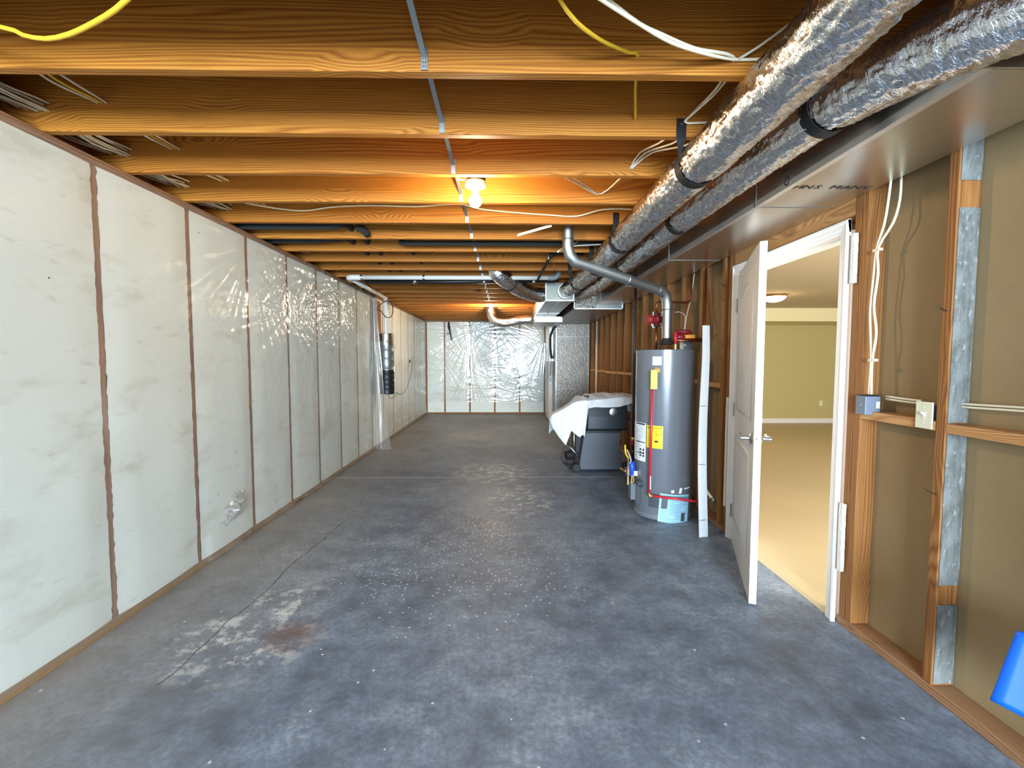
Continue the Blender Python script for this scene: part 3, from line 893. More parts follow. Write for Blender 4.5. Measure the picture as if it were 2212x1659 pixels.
def strap(label, cx, cz, r, y, tabx, taby, tabz, right=True, w=0.024, arc=(170, 372)):
    r += 0.004
    m = MB(); a0, a1 = math.radians(arc[0]), math.radians(arc[1]); pts = []
    pts.append(Vector((tabx, taby, tabz + 0.035))); pts.append(Vector((tabx, taby, ZJ - 0.010)))
    for k in range(19):
        a = a0 + (a1 - a0) * k / 18
        pts.append(Vector((cx + r * math.cos(a), y, cz + r * math.sin(a))))
    if right: pts.append(Vector((cx + r + 0.012, y, ZJ + 0.03)))
    q = []
    n = len(pts)
    for i in range(n):
        t = (pts[min(i + 1, n - 1)] - pts[max(i - 1, 0)]); t.y = 0; t.normalize()
        nn = Vector((-t.z, 0, t.x)); yw = Vector((0, w, 0)) if i > 1 else Vector((0, 0.002, 0)) + Vector((w * 0.9, 0, 0))
        q.append((pts[i], nn, yw))
    vs = []; fs = []
    for (c, nn, yw) in q:
        if abs(yw.x) > 0.001: nn = Vector((0, 1, 0))
        vs += [c - yw, c + yw, c + yw + nn * 0.0025, c - yw + nn * 0.0025]
    for i in range(n - 1):
        for k in range(4): fs.append((i * 4 + k, i * 4 + (k + 1) % 4, i * 4 + 4 + (k + 1) % 4, i * 4 + 4 + k))
    fs += [(0, 1, 2, 3), tuple(4 * (n - 1) + k for k in (3, 2, 1, 0))]
    m.add(vs, fs)
    o = m.build('hanger_strap', 'black_strap')
    tag(o, label, 'strap', 'black duct hanger straps')
    MB().lathe([(0.005, 0), (0.004, 0.002)], (tabx, taby - 0.003, tabz + 0.01), (0, -1, 0), n=10).build('rivet', 'steel', o)


jf = lambda k: JY[19 + k][0]      # front face of joist k (1 = first whole joist in view)
strap('black hanger strap round the wide silver duct, nearest to the viewer', 0.850, 2.192, 0.0885, 1.995, 0.752, jf(2) - 0.003, 2.325)
strap('black hanger strap round the wide duct above the metal flue elbow', 0.840, 2.192, 0.0865, 3.225, 0.778, jf(5) - 0.003, 2.33)
strap('black hanger strap round the wide duct where the flue crosses it', 0.828, 2.182, 0.0855, 4.02, 0.765, jf(7) - 0.003, 2.33)
strap('black hanger strap round the wide duct next to the metal plenum', 0.793, 2.176, 0.084, 4.84, 0.69, jf(9) - 0.003, 2.33)
strap('black hanger strap round the narrower silver duct, nearest to the viewer', 1.135, 2.213, 0.0855, 1.588, 1.04, jf(1) - 0.003, 2.33)
strap('black hanger strap round the narrower duct above the open door', 1.095, 2.206, 0.0785, 2.81, 1.03, jf(4) - 0.003, 2.33)
strap('black hanger strap round the narrower duct by the flue pipe', 1.078, 2.195, 0.0785, 4.03, 1.02, jf(7) - 0.003, 2.33)
o = MB().tube([Vector((0.048 + 0.088 * math.cos(a), 5.15 - 0.05 * math.cos(a), 2.222 + 0.088 * math.sin(a) + 0.02 * math.cos(a))) for a in [math.radians(x) for x in range(150, 391, 12)]], 0.012, n=6).build('hanger_strap', 'black_strap')
tag(o, 'black strap round the short curved duct left of the plenum', 'strap', 'black duct hanger straps')

# foil faced rectangular trunk along the right wall
TX0, TZ = 1.275, 2.110
trunk = thing('trunk_duct', 'long rectangular foil-faced trunk duct running along the top of the right wall', 'duct', (1.48, 3.7, TZ))
MB().box(TX0, 1.687, 1.205, 6.25, TZ, ZJ - 0.004).build('duct_board', 'foil_board', trunk, bevel=0.004)
m = MB(); m.grid(lambda u, v: (TX0 - 0.0015 if v <= .5 else TX0 - 0.0015 + 0.028 * (v - .5) * 2, 1.203 + 5.05 * u, TZ - 0.0015 + (0.028 * (.5 - v) * 2 if v <= .5 else 0)), 260, 2)
for q in m.v: q.z += 0.001 * nz(q.y * 40, q.x * 50, 3)
m.build('edge_tape', 'foil_tape', trunk)
for y in (2.28, 3.48, 4.70, 5.95):
    MB().box(TX0 - 0.002, 1.686, y - 0.0018, y + 0.0018, TZ - 0.0025, TZ + 0.0).box(TX0 - 0.0025, TX0, y - 0.008, y + 0.008, TZ, ZJ - 0.01).build('seam_tape', 'foil_dull', trunk)


def text(body, size, name, mat, parent, mtx, extrude=0.0004, align='CENTER'):
    c = bpy.data.curves.new(name, 'FONT'); c.body = body; c.size = size; c.extrude = extrude; c.align_x = align; c.align_y = 'CENTER'; c.resolution_u = 2
    tmp = bpy.data.objects.new('tmp', c); COL.objects.link(tmp)
    dg = bpy.context.evaluated_depsgraph_get()
    me = bpy.data.meshes.new_from_object(tmp.evaluated_get(dg)); bpy.data.objects.remove(tmp)
    me.name = name; me.transform(mtx); me.materials.clear(); me.materials.append(MATS[mat])
    o = bpy.data.objects.new(name, me); COL.objects.link(o); o.parent = parent; o.location = -wloc(parent)
    return o


def basis(x, y, loc):
    x = Vector(x).normalized(); y = Vector(y).normalized(); z = x.cross(y)
    m = Matrix((x, y, z)).transposed().to_4x4(); m.translation = loc
    return m


# printed maker's name: wraps from the side onto the underside of the board
pa = atZ(1795, 405, TZ - 0.001)
for _k, (_ch, _dx) in enumerate(zip('HNSMANV', (-0.17, -0.125, -0.08, 0.0, 0.05, 0.095, 0.14))):
    text(_ch, 0.050, 'printed_letter', 'ink', trunk, basis((1, 0, 0), (0, -1, 0), Vector((pa.x + 0.02 + _dx, pa.y, TZ - 0.0022))) @ Matrix.Diagonal((1.25, 1, 1, 1)))
for _ch, _dz in (('J', 0.082), ('O', 0.030)):
    text(_ch, 0.050, 'printed_letter', 'ink', trunk, basis((0, 0, -1), (0, -1, 0), Vector((TX0 - 0.0022, pa.y + 0.01, TZ + _dz))) @ Matrix.Diagonal((1.25, 1, 1, 1)))

# supply box at the end of the flexible ducts
sup = thing('supply_plenum', 'sheet metal supply plenum where the flexible ducts meet, under the joists', 'duct', (0.67, 6.9, 2.06))
MB().box(0.50, 0.845, 5.50, 5.53, 2.066, ZJ - 0.006).build('end_panel', 'galvanized_bright', sup)
MB().box(0.50, 0.845, 5.53, 8.35, 2.066, ZJ - 0.006).build('duct_board', 'foil_dull', sup)
MB().box(0.495, 0.97, 7.55, 8.6, 1.975, 2.066).build('drop_section', 'foil_dull', sup)
MB().box(0.493, 0.503, 5.495, 5.51, 2.06, ZJ - 0.006).box(0.84, 0.85, 5.495, 5.51, 2.06, ZJ - 0.006).box(0.493, 0.85, 5.493, 5.51, 2.058, 2.07).build('edge_tape', 'foil_tape', sup)
MB().box(0.492, 0.505, 5.51, 8.6, 2.060, 2.072).box(0.66, 0.685, 5.51, 7.5, 2.062, 2.066).box(0.50, 0.85, 7.0, 7.02, 2.062, 2.066).build('edge_tape', 'foil_tape', sup)
MB().lathe([(0.092, -0.05), (0.094, 0.0)], (0.73, 5.50, 2.175), (0, 1, 0), n=28).build('collar', 'galvanized', sup, smooth=2)

ret = thing('return_box', 'foil-faced return duct box stepping down to the furnace plenum', 'duct', (1.3, 7.4, 2.0))
MB().box(0.965, 1.655, 6.26, 8.78, 2.048, ZJ - 0.02).build('duct_board', 'foil_dull', ret)
MB().box(0.962, 1.66, 6.245, 6.262, 2.044, 2.058).box(0.962, 0.975, 6.245, 6.262, 2.044, ZJ - 0.02).box(1.645, 1.66, 6.245, 6.262, 2.044, ZJ - 0.02).build('edge_tape', 'foil_tape', ret)
MB().box(0.975, 1.275, 6.25, 6.262, 2.058, ZJ - 0.03).build('end_panel', 'foil_crinkled', ret)
MB().box(0.955, 0.964, 6.26, 8.78, 2.05, 2.21).build('dark_side', 'black_iron', ret)  # dark sheet over the left face of the return box

# furnace with its foil board return plenum
fur = thing('furnace', 'furnace cabinet in the far right corner behind the foil board plenum', 'furnace', (1.3, 9.6, 0))
MB().box(0.93, 1.60, 9.44, 10.15, 0.03, 1.30).build('cabinet', 'furnace_paint', fur, bevel=0.006)
MB().box(1.005, 1.665, 8.80, 9.42, 0.02, 2.045).build('return_plenum', 'foil_crinkled', fur, bevel=0.004)
MB().box(0.998, 1.018, 8.792, 8.802, 0.02, 2.045).box(1.652, 1.668, 8.792, 8.802, 0.02, 2.045).box(1.018, 1.652, 8.796, 8.80, 1.785, 1.791).box(1.018, 1.652, 8.796, 8.80, 0.745, 0.750).box(1.018, 1.652, 8.796, 8.80, 0.524, 0.529).build('seam_tape', 'foil_dull', fur)
MB().box(0.93, 1.58, 9.46, 10.1, 1.30, 2.045).build('supply_riser', 'foil_board', fur)
MB().box(0.925, 0.93, 9.5, 10.1, 0.1, 1.2).build('access_door', 'furnace_paint', fur)
MB().box(0.945, 0.985, 9.432, 9.44, 0.82, 0.96).build('switch_plate', 'sticker_white', fur)
for dz in (0.86, 0.91): MB().box(0.955, 0.972, 9.428, 9.433, dz, dz + 0.03).build('switch', 'ink', fur)
MB().tube(smooth_path([(0.99, 8.6, 1.99), (0.955, 8.9, 1.94), (0.935, 9.2, 1.80), (0.95, 9.3, 1.55), (0.98, 9.38, 1.36)], 0.03), 0.024, n=10).build('refrigerant_hose', 'black_foam', fur, smooth=True)
MB().tube(smooth_path([(0.92, 9.36, 2.04), (0.925, 9.36, 1.5), (0.93, 9.38, 1.05), (0.93, 9.4, 0.9)], 0.05), 0.012, n=8).build('conduit', 'white_pvc', fur, smooth=True)
MB().tube(smooth_path([(0.965, 9.36, 1.9), (0.97, 9.36, 1.4), (0.96, 9.4, 1.0)], 0.05), 0.008, n=8).build('copper_line', 'copper', fur, smooth=True)

# ------------------------------------------------------------------ metal flue pipe
FX, FY = 1.372, 3.75
flue = thing('flue_pipe', 'grey metal flue pipe running from the joists down to the water heater', 'pipe', (FX, FY, 1.47))
a0 = Vector((0.475, 3.40, 2.50)); a1 = Vector((0.475, 3.40, 2.19)); a2 = Vector((0.530, 3.425, 2.085))
b2 = Vector((1.315, 3.715, 1.905)); b1 = Vector((FX, FY, 1.80)); b0 = Vector((FX, FY, 1.49))
MB().tube([a0, a1], 0.040, n=24).build('vertical_pipe', 'galvanized', flue, smooth=2)
MB().tube([a1 + Vector((0, 0, .06)), a1 + Vector((0, 0, .052)), a1, a1 + Vector((.014, .004, -.06)), a2, a2 + (b2 - a2) * 0.06], [0.043, 0.044, 0.043, 0.043, 0.043, 0.043], n=24).build('elbow', 'galvanized', flue, smooth=2)
dirv = (b2 - a2).normalized(); mid = a2 + (b2 - a2) * 0.62
MB().tube([a2 + dirv * 0.01, mid], 0.040, n=24).build('sloping_pipe', 'galvanized', flue, smooth=2)
MB().tube([mid - dirv * 0.035, mid - dirv * .03, mid - dirv * .025, b2], [0.0405, 0.043, 0.041, 0.041], n=24).build('sloping_pipe', 'galvanized', flue, smooth=2)
MB().tube([b2 - dirv * 0.05, b2, Vector((FX - .018, FY - .012, 1.875)), b1, b1 - Vector((0, 0, .05))], 0.043, n=24).build('elbow', 'galvanized', flue, smooth=2)
MB().tube([b1, b0], 0.040, n=24).build('vertical_pipe', 'galvanized', flue, smooth=2)
for q, dv in ((a2 + dirv * 0.03, dirv), (b2 - dirv * 0.045, dirv), (b1 - Vector((0, 0, .045)), Vector((0, 0, -1))), (a1 + Vector((0, 0, .05)), Vector((0, 0, 1)))):
    MB().lathe([(0.044, -0.004), (0.046, 0), (0.044, 0.004)], q, dv, n=24).build('seam_ring', 'galvanized_bright', flue, smooth=True)
q = a2 + (b2 - a2) * 0.52
MB().grid(lambda u, v: q + dirv * (u - .5) * 0.035 + (Vector((0, -math.cos((v - .5) * 1.0), 0)) + Vector((0.22, 0, 0.97)) * math.sin((v - .5) * 1.0)) * 0.0412, 2, 6).build('paper_tag', 'cable_cream', flue)

# ------------------------------------------------------------------ water heater
HX, HY, HR = 1.36, 3.75, 0.238
HT = 1.415
_f = Vector((-HX, -HY, 0)).normalized(); _rt = Vector((-_f.y, _f.x, 0))
if _rt.x < 0: _rt = -_rt


def cyl(sx, z, off=0.0):
    sx = max(-0.999, min(0.999, sx)); a = math.asin(sx)
    return Vector((HX, HY, 0)) + (_f * math.cos(a) + _rt * math.sin(a)) * (HR + off) + Vector((0, 0, z))


def hs(px): return (px - 1437) / 61.5


def hz(py, sx=0.0):
    q = cyl(sx, 0); return atY(1437, py, q.y).z


wh = thing('water_heater', 'tall grey cylindrical gas water heater with yellow and white labels by the right wall', 'water heater', (HX, HY, 0))
MB().lathe([(HR - 0.012, 0.012), (HR + 0.001, 0.014), (HR + 0.001, 0.045), (HR - 0.003, 0.05), (HR, 0.055), (HR, HT - 0.03), (HR - 0.002, HT - 0.028)], (HX, HY, 0), n=64, caps=False).build('jacket', 'heater_grey', wh, smooth=2)
MB().lathe([(HR + 0.001, HT - 0.036), (HR + 0.002, HT - 0.004), (HR - 0.004, HT), (0.05, HT + 0.004), (0.03, HT + 0.004)], (HX, HY, 0), n=64).build('top_cap', 'heater_grey', wh, smooth=2)
MB().lathe([(HR - 0.02, 0.0), (HR - 0.012, 0.014)], (HX, HY, 0), n=48).build('base_ring', 'heater_dark', wh)
for sx in (-0.85, -0.25, 0.35, 0.9):
    q = cyl(sx, HT - 0.018); MB().lathe([(0.004, 0), (0.003, 0.003)], q, q - Vector((HX, HY, q.z)), n=8).build('screw', 'steel', wh)
# draft hood
MB().lathe([(0.075, 0.045), (0.072, 0.05), (0.044, 0.085), (0.042, 0.10)], (FX, FY, HT), n=28).build('draft_hood', 'black_iron', wh, smooth=2)
for k in range(4):
    a = k * 1.57 + 0.4
    MB().tube([(FX + 0.085 * math.cos(a), FY + 0.085 * math.sin(a), HT), (FX + 0.07 * math.cos(a), FY + 0.07 * math.sin(a), HT + 0.055)], 0.004, n=6).build('hood_leg', 'black_iron', wh)


def patch(sx0, sx1, z0, z1, name, mat, off=0.0012, parent=None, nu=10, rot=0.0, nv=1):
    a0_, a1_ = math.asin(max(-1, sx0)), math.asin(min(1, sx1)); am, zm = (a0_ + a1_) / 2, (z0 + z1) / 2
    def fn(u, v):
        da, dz = (a0_ - am) + (a1_ - a0_) * u, (z0 - zm) + (z1 - z0) * v
        ar = da * HR
        a = am + (ar * math.cos(rot) - dz * math.sin(rot)) / HR; z = zm + ar * math.sin(rot) + dz * math.cos(rot)
        return Vector((HX, HY, 0)) + (_f * math.cos(a) + _rt * math.sin(a)) * (HR + off) + Vector((0, 0, z))
    return MB().grid(fn, nu, nv, uv=True).build(name, mat, parent or wh, smooth=True)


def cyl_text(body, size, sx, z, off, mat, parent):
    a = math.asin(sx); nrm = _f * math.cos(a) + _rt * math.sin(a); tx = Vector((-nrm.y, nrm.x, 0))
    if tx.dot(_rt) < 0: tx = -tx
    return text(body, size, 'lettering', mat, parent, basis(tx, (0, 0, 1), cyl(sx, z, off)), 0.0003)


patch(hs(1413), hs(1431), hz(789), hz(770), 'info_sticker', 'label_white')
big = patch(-0.985, hs(1402), hz(1003), hz(918), 'instruction_label', 'label_white', nu=14)
for (za, zb) in ((0.0, 0.012), (0.155, 0.163), (0.25, 0.256)):
    z = hz(919) - za; patch(hs(1381), hs(1400), z - (zb - za), z, 'rule', 'ink', 0.0018, big)
for r_ in range(3):
    for c_ in range(2):
        z = hz(975) - r_ * 0.026; sx = hs(1391 + c_ * 6.5); patch(sx - 0.03, sx + 0.03, z - 0.016, z, 'pictogram', 'ink', 0.0018, big, nu=2)
eg = patch(hs(1404), hs(1436.5), hz(970), hz(921), 'energy_label', 'label_yellow')
for ch, px in zip('ENERGYGUIDE', [1406.2 + 2.75 * k for k in range(11)]):
    cyl_text(ch, 0.021, hs(px), hz(926), 0.0018, 'ink', eg)
for ch, px in zip('$208', (1423.5, 1426.5, 1429.5, 1432.5)):
    cyl_text(ch, 0.020, hs(px), hz(940.5), 0.0018, 'ink', eg)
patch(hs(1420), hs(1427), hz(957), hz(953), 'bar', 'ink', 0.0018, eg)
bp = patch(hs(1431), hs(1489), hz(1132) + 0.012, hz(1068), 'blue_sheet', 'label_blue', 0.004, rot=-0.07)
patch(hs(1436), hs(1448), hz(1098), hz(1072), 'printed_block', 'heater_dark', 0.0052, bp, rot=-0.07)
patch(hs(1475), hs(1482), hz(1126), hz(1108), 'printed_block', 'heater_dark', 0.0052, bp, rot=-0.07)
# torn tape remains around the sheet
for (x0, x1, y0, y1, r) in ((1455, 1461, 1064, 1058, .3), (1471, 1476, 1066, 1054, -.25), (1481, 1492, 1058, 1055, 0)):
    patch(hs(x0), hs(x1), hz(y0), hz(y1), 'torn_tape', 'sticker_white', 0.002, rot=r)
patch(hs(1410), hs(1440), hz(1099), hz(1074), 'access_panel', 'heater_dark', 0.003)
patch(-0.9, hs(1392), hz(1100), hz(1060), 'panel_strap', 'heater_grey', 0.004)
# cut-out cover box on the left
q0 = cyl(-0.985, 0); zb0, zb1 = hz(1097), hz(1056)
MB().box(q0.x - 0.045, q0.x + 0.03, q0.y - 0.06, q0.y + 0.02, zb0, zb1).build('junction_cover', 'heater_grey', wh, bevel=0.006)
# drain valve knob
q = cyl(hs(1393), hz(1053)); nrm = (q - Vector((HX, HY, q.z))).normalized()
MB().lathe([(0.036, 0), (0.036, 0.006), (0.022, 0.010), (0.022, 0.030), (0.018, 0.034), (0.008, 0.036)], q, nrm, n=24).build('drain_valve', 'heater_dark', wh, smooth=2)
# relief valve, its yellow tag and the red discharge pipe
q = cyl(hs(1422), hz(801)); nrm = (q - Vector((HX, HY, q.z))).normalized()
tp = MB().lathe([(0.026, 0), (0.026, 0.003), (0.012, 0.005), (0.012, 0.03), (0.016, 0.032), (0.016, 0.052), (0.009, 0.056)], q, nrm, n=20).build('relief_valve', 'brass', wh, smooth=2)
zt = hz(800)
px_ = 1414.5
tg = MB().grid(lambda u, v: Vector((HX, HY, hz(840) + (hz(799) - hz(840)) * v)) + _f * (HR + 0.057) + _rt * (hs(1410.5 + 13 * u) * HR), 2, 2, uv=True).build('warning_tag', 'label_tag', tp, solid=0.001)
def plane_pt(px, py): return Vector((HX, HY, hz(py))) + _f * (HR + 0.040) + _rt * (hs(px) * HR)


top = plane_pt(1414.5, 806); bot = plane_pt(1411.5, 1069); end = plane_pt(1508, 1073)
dpipe = MB().tube([top, bot], 0.0105, n=12).build('discharge_pipe', 'red_pipe', wh, smooth=True)
MB().tube([bot + _rt * 0.012 + Vector((0, 0, -0.004)), end], 0.0105, n=12).build('discharge_pipe', 'red_pipe', wh, smooth=True)
MB().tube([bot + Vector((0, 0, 0.02)), bot, bot + _rt * 0.006 + Vector((0, 0, -0.006)), bot + _rt * 0.03 + Vector((0, 0, -0.006))], 0.0135, n=12).build('pipe_elbow', 'brass', wh, smooth=True)
w0 = end; w1 = Vector((1.665, 3.47, end.z)); w2 = Vector((1.64, 3.72, end.z + 0.12))
MB().tube([w0, w1], 0.010, n=10).build('drain_line', 'steel', wh, smooth=True)
MB().tube([w1 + Vector((0.012, 0, -.012)), w1, w2], 0.013, n=10).build('drain_line', 'ivory', wh, smooth=True)
bs = bot + (top - bot) * 0.03
MB().tube([bs + Vector((0.004, -0.010, 0.02)), bs + Vector((0.004, -0.010, 0.13))], 0.004, n=6).build('paper_strip', 'sticker_white', dpipe)
# gas control with blue cap, thermocouple wires
g0 = cyl(-0.97, hz(1035)) + Vector((-0.03, -0.05, 0)); zg = hz(1030)
gv = MB().lathe([(0.024, 0), (0.028, 0.008), (0.028, 0.075), (0.026, 0.085), (0.030, 0.088), (0.030, 0.10), (0.020, 0.11)], (g0.x, g0.y, zg - 0.03), (-0.12, 0, 1), n=20).build('gas_control', 'blue_valve', wh, smooth=2)
MB().box(g0.x - 0.055, g0.x + 0.02, g0.y - 0.01, g0.y + 0.06, zg - 0.045, zg + 0.02).build('valve_body', 'blue_valve', gv, bevel=0.008)
MB().box(g0.x + 0.002, g0.x + 0.032, g0.y - 0.034, g0.y - 0.026, zg - 0.035, zg + 0.005).build('control_label', 'sticker_white', gv)
for k, (c_, dx) in enumerate((('cable_white', -0.008), ('cable_yellow', 0.0), ('copper', 0.02))):
    MB().tube(smooth_path([(g0.x + dx, g0.y - 0.01, zg - 0.03), (g0.x + dx * 2.2, g0.y - 0.035, zg - 0.075), (g0.x + dx * 0.5 - 0.01, g0.y - 0.01, zb1 - 0.01)], 0.012), 0.0035, n=6).build('lead_wire', c_, gv, smooth=True)

# gas line: iron riser, red gas cock, drip leg, flexible connector
gl = thing('gas_pipe', 'thin black iron gas pipe standing left of the water heater with a red valve', 'pipe', (1.23, 4.2, 0.25))
gx, gy = 1.232, 4.2
zz = lambda py: atY(1370, py, gy).z
MB().tube([(gx, gy, 2.27), (gx, gy, zz(1008))], 0.0135, n=12).build('riser', 'black_iron', gl, smooth=True)
for y in (948, 975, 1000):
    MB().lathe([(0.021, -0.018), (0.023, -0.012), (0.023, 0.012), (0.021, 0.018)], (gx, gy, zz(y)), n=14).build('coupling', 'brass' if y == 948 else 'black_iron', gl, smooth=2)
MB().tube([(gx, gy - 0.015, zz(957)), (gx - 0.02, gy - 0.05, zz(957)), (gx - 0.025, gy - 0.05, zz(950))], [0.01, 0.013, 0.017], n=8).build('valve_handle', 'red_paint', gl)
c0 = Vector((gx, gy, zz(1004))); c1 = Vector((g0.x - 0.05, g0.y + 0.02, zg - 0.01))
MB().tube(smooth_path([c0, c0 + Vector((-0.05, -0.12, -0.03)), c1 + Vector((-0.02, 0.1, 0.0)), c1], 0.03), 0.011, n=10).build('connector', 'brass', gl, smooth=True)
dl = atY(1357, 1010, g0.y)
MB().lathe([(0.012, -0.11), (0.014, -0.10), (0.009, -0.09), (0.009, -0.03), (0.016, -0.025), (0.016, 0.03), (0.010, 0.035), (0.008, 0.10), (0.011, 0.105), (0.011, 0.13)], (dl.x, dl.y, zg - 0.01), n=14).build('drip_leg', 'brass', gl, smooth=2)
MB().tube(smooth_path([(dl.x, dl.y, zg + 0.11), (dl.x - 0.03, dl.y - 0.02, zg + 0.16), (dl.x - 0.035, dl.y - 0.02, zg + 0.23)], 0.02), 0.007, n=8).build('yellow_lead', 'cable_yellow', gl, smooth=True)
MB().tube(smooth_path([(dl.x, dl.y, zg + 0.05), (dl.x + 0.015, dl.y - 0.03, zg + 0.10), (dl.x - 0.02, dl.y - 0.02, zg + 0.19)], 0.02), 0.004, n=6).build('white_lead', 'cable_white', gl, smooth=True)
MB().box(gx - 0.03, gx - 0.005, gy - 0.02, gy + 0.02, zz(1004) - 0.02, zz(985) - 0.02).build('blue_fitting', 'blue_valve', gl)

# ------------------------------------------------------------------ plumbing above the heater
n1 = atY(1430, 742, 3.72)
cp_ = thing('copper_pipework', 'copper pipes with red fittings rising from the water heater to the stud wall', 'pipe', (1.42, 3.9, HT))
PX, PY = 1.352, 3.95
zp = lambda py: atY(1420, py, PY).z
MB().tube([(PX, PY, HT), (PX, PY, zp(705))], 0.010, n=10).build('pipe', 'copper', cp_, smooth=True)
MB().tube([(PX, PY, zp(676)), (PX, PY, zp(654)), (PX + 0.02, PY, zp(652)), (XR - 0.03, PY + 0.05, zp(652)), (XR - 0.01, PY + 0.05, zp(645)), (XR - 0.01, PY + 0.05, 2.1)], 0.010, n=10).build('pipe', 'copper', cp_, smooth=True)
n2x, n2y = 1.415, 3.66
zq = lambda py: atY(1450, py, n2y).z
MB().tube([(n2x, n2y, HT + 0.045), (n2x, n2y, zq(718))], 0.013, n=10).build('nipple', 'red_pipe', cp_, smooth=True)
MB().lathe([(0.017, 0), (0.017, 0.045), (0.012, 0.05)], (n2x, n2y, HT), n=12).build('union', 'brass', cp_, smooth=2)
MB().tube([(n2x, n2y, zq(730)), (XR - 0.02, n2y + 0.06, zq(731)), (XR - 0.005, n2y + 0.06, zq(728)), (XR - 0.005, n2y + 0.06, 2.1)], 0.010, n=10).build('pipe', 'copper', cp_, smooth=True)
MB().tube([(n2x, n2y, zq(735)), (XR - 0.03, n2y + 0.05, zq(736))], 0.012, n=10).build('pipe', 'copper', cp_, smooth=True)
MB().box(n2x + 0.055, n2x + 0.155, n2y - 0.022, n2y - 0.012, zq(731), zq(723)).build('valve_lever', 'orange_label', cp_, bevel=0.004)
tk = thing('red_tank', 'small red domed tank on the copper pipe above the water heater', 'tank', (n2x + 0.065, n2y + 0.01, zq(735)))
MB().lathe([(0.004, 0.024), (0.045, 0.02), (0.065, 0.010), (0.068, 0.0), (0.060, -0.012), (0.03, -0.022), (0.028, -0.055), (0.02, -0.06)], (n2x + 0.07, n2y + 0.01, zq(718)), (0.10, 0, 1), n=28).build('shell', 'red_dark', tk, smooth=True)
MB().lathe([(0.02, -0.03), (0.024, -0.025), (0.024, 0.025), (0.02, 0.03)], (n2x + 0.04, n2y - 0.005, zq(728)), (1, 0, 0), n=16).build('valve_body', 'red_dark', tk, smooth=2)
# circulation pump
pm = thing('circulation_pump', 'dark red circulation pump on the copper riser left of the flue', 'pump', (PX, PY, zp(705)))
zc = zp(690)
MB().lathe([(0.028, -0.035), (0.044, -0.02), (0.046, 0.015), (0.034, 0.032)], (PX, PY, zc), n=24).build('volute', 'red_dark', pm, smooth=True)
MB().lathe([(0.036, 0.0), (0.038, 0.01), (0.038, 0.045), (0.044, 0.05), (0.044, 0.075), (0.04, 0.08)], (PX - 0.02, PY - 0.01, zc - 0.005), (-1, -0.25, 0), n=24).build('motor', 'red_dark', pm, smooth=2)
for k in range(4):
    MB().lathe([(0.045, 0.050 + k * .008), (0.047, 0.052 + k * .008), (0.045, 0.054 + k * .008)], (PX - 0.02, PY - 0.01, zc - 0.005), (-1, -0.25, 0), n=24).build('cooling_fin', 'red_paint', pm)
for z in (zp(676) - 0.012, zp(704) + 0.0):
    MB().hexa([(PX - .045, PY - .02, z - .008), (PX + .045, PY - .02, z - .008), (PX + .045, PY + .02, z - .008), (PX - .045, PY + .02, z - .008), (PX - .045, PY - .02, z + .008), (PX + .045, PY - .02, z + .008), (PX + .045, PY + .02, z + .008), (PX - .045, PY + .02, z + .008)]).build('flange', 'black_iron', pm, bevel=0.004)
    for dx in (-.036, .036): MB().lathe([(0.006, -0.02), (0.006, 0.02)], (PX + dx, PY - 0.015, z), n=8).build('bolt', 'steel', pm)
MB().tube([(PX, PY, zp(676)), (PX, PY, zp(704))], 0.022, n=14).build('pump_neck', 'red_dark', pm, smooth=True)
MB().tube(smooth_path([(PX - 0.06, PY - 0.03, zc - 0.03), (PX - 0.05, PY - 0.03, zc - 0.06), (PX - 0.02, PY - 0.02, zc - 0.075)], 0.015), 0.004, n=6).build('power_lead', 'cable_white', pm, smooth=True)
# grey switch box on the stud behind the heater
q = atY(1480, 748, 4.0)
sb = thing('disconnect_box', 'small grey electrical box above the right rear edge of the water heater', 'electrical box', (q.x, 4.0, q.z - 0.05))
MB().box(q.x - 0.03, q.x + 0.055, 3.97, 4.05, q.z - 0.045, q.z + 0.05).build('box', 'grey_pvc', sb, bevel=0.003)
MB().box(q.x - 0.058, q.x - 0.031, 3.965, 3.98, q.z - 0.05, q.z + 0.055).build('side_plate', 'ivory', sb)
MB().box(q.x - 0.024, q.x - 0.008, 3.966, 3.9695, q.z + 0.0, q.z + 0.02).build('sticker', 'sticker_white', sb)

# ------------------------------------------------------------------ white board leaning by the heater
def wboard(u, v):
    z = 0.002 + 1.585 * v
    bow = -0.030 * math.sin(math.pi * min(1, v * 1.15)) ** 1.2 + 0.004 * v
    return (1.452 + 0.070 * (1 - 0.35 * v * v * 0.6) * u + bow * 0.75 + 0.012 * v, 3.215 + 0.06 * v + 0.012 * u - 0.01 * math.sin(math.pi * v), z)


wbd = tag(MB().grid(wboard, 2, 40).build('trim_board', 'white_board', solid=0.007), 'narrow bowed white trim board standing upright beside the water heater', 'board')
for v in (0.08, 0.345, 0.62):
    a, b = Vector(wboard(0.05, v)), Vector(wboard(0.8, v))
    MB().hexa([a + Vector((0, -.0045, 0)), b + Vector((0, -.0045, 0)), b + Vector((0, -.0036, 0)), a + Vector((0, -.0036, 0)), a + Vector((0, -.0045, .005)), b + Vector((0, -.0045, .005)), b + Vector((0, -.0036, .005)), a + Vector((0, -.0036, .005))]).build('printed_mark', 'ink_grey', wbd)

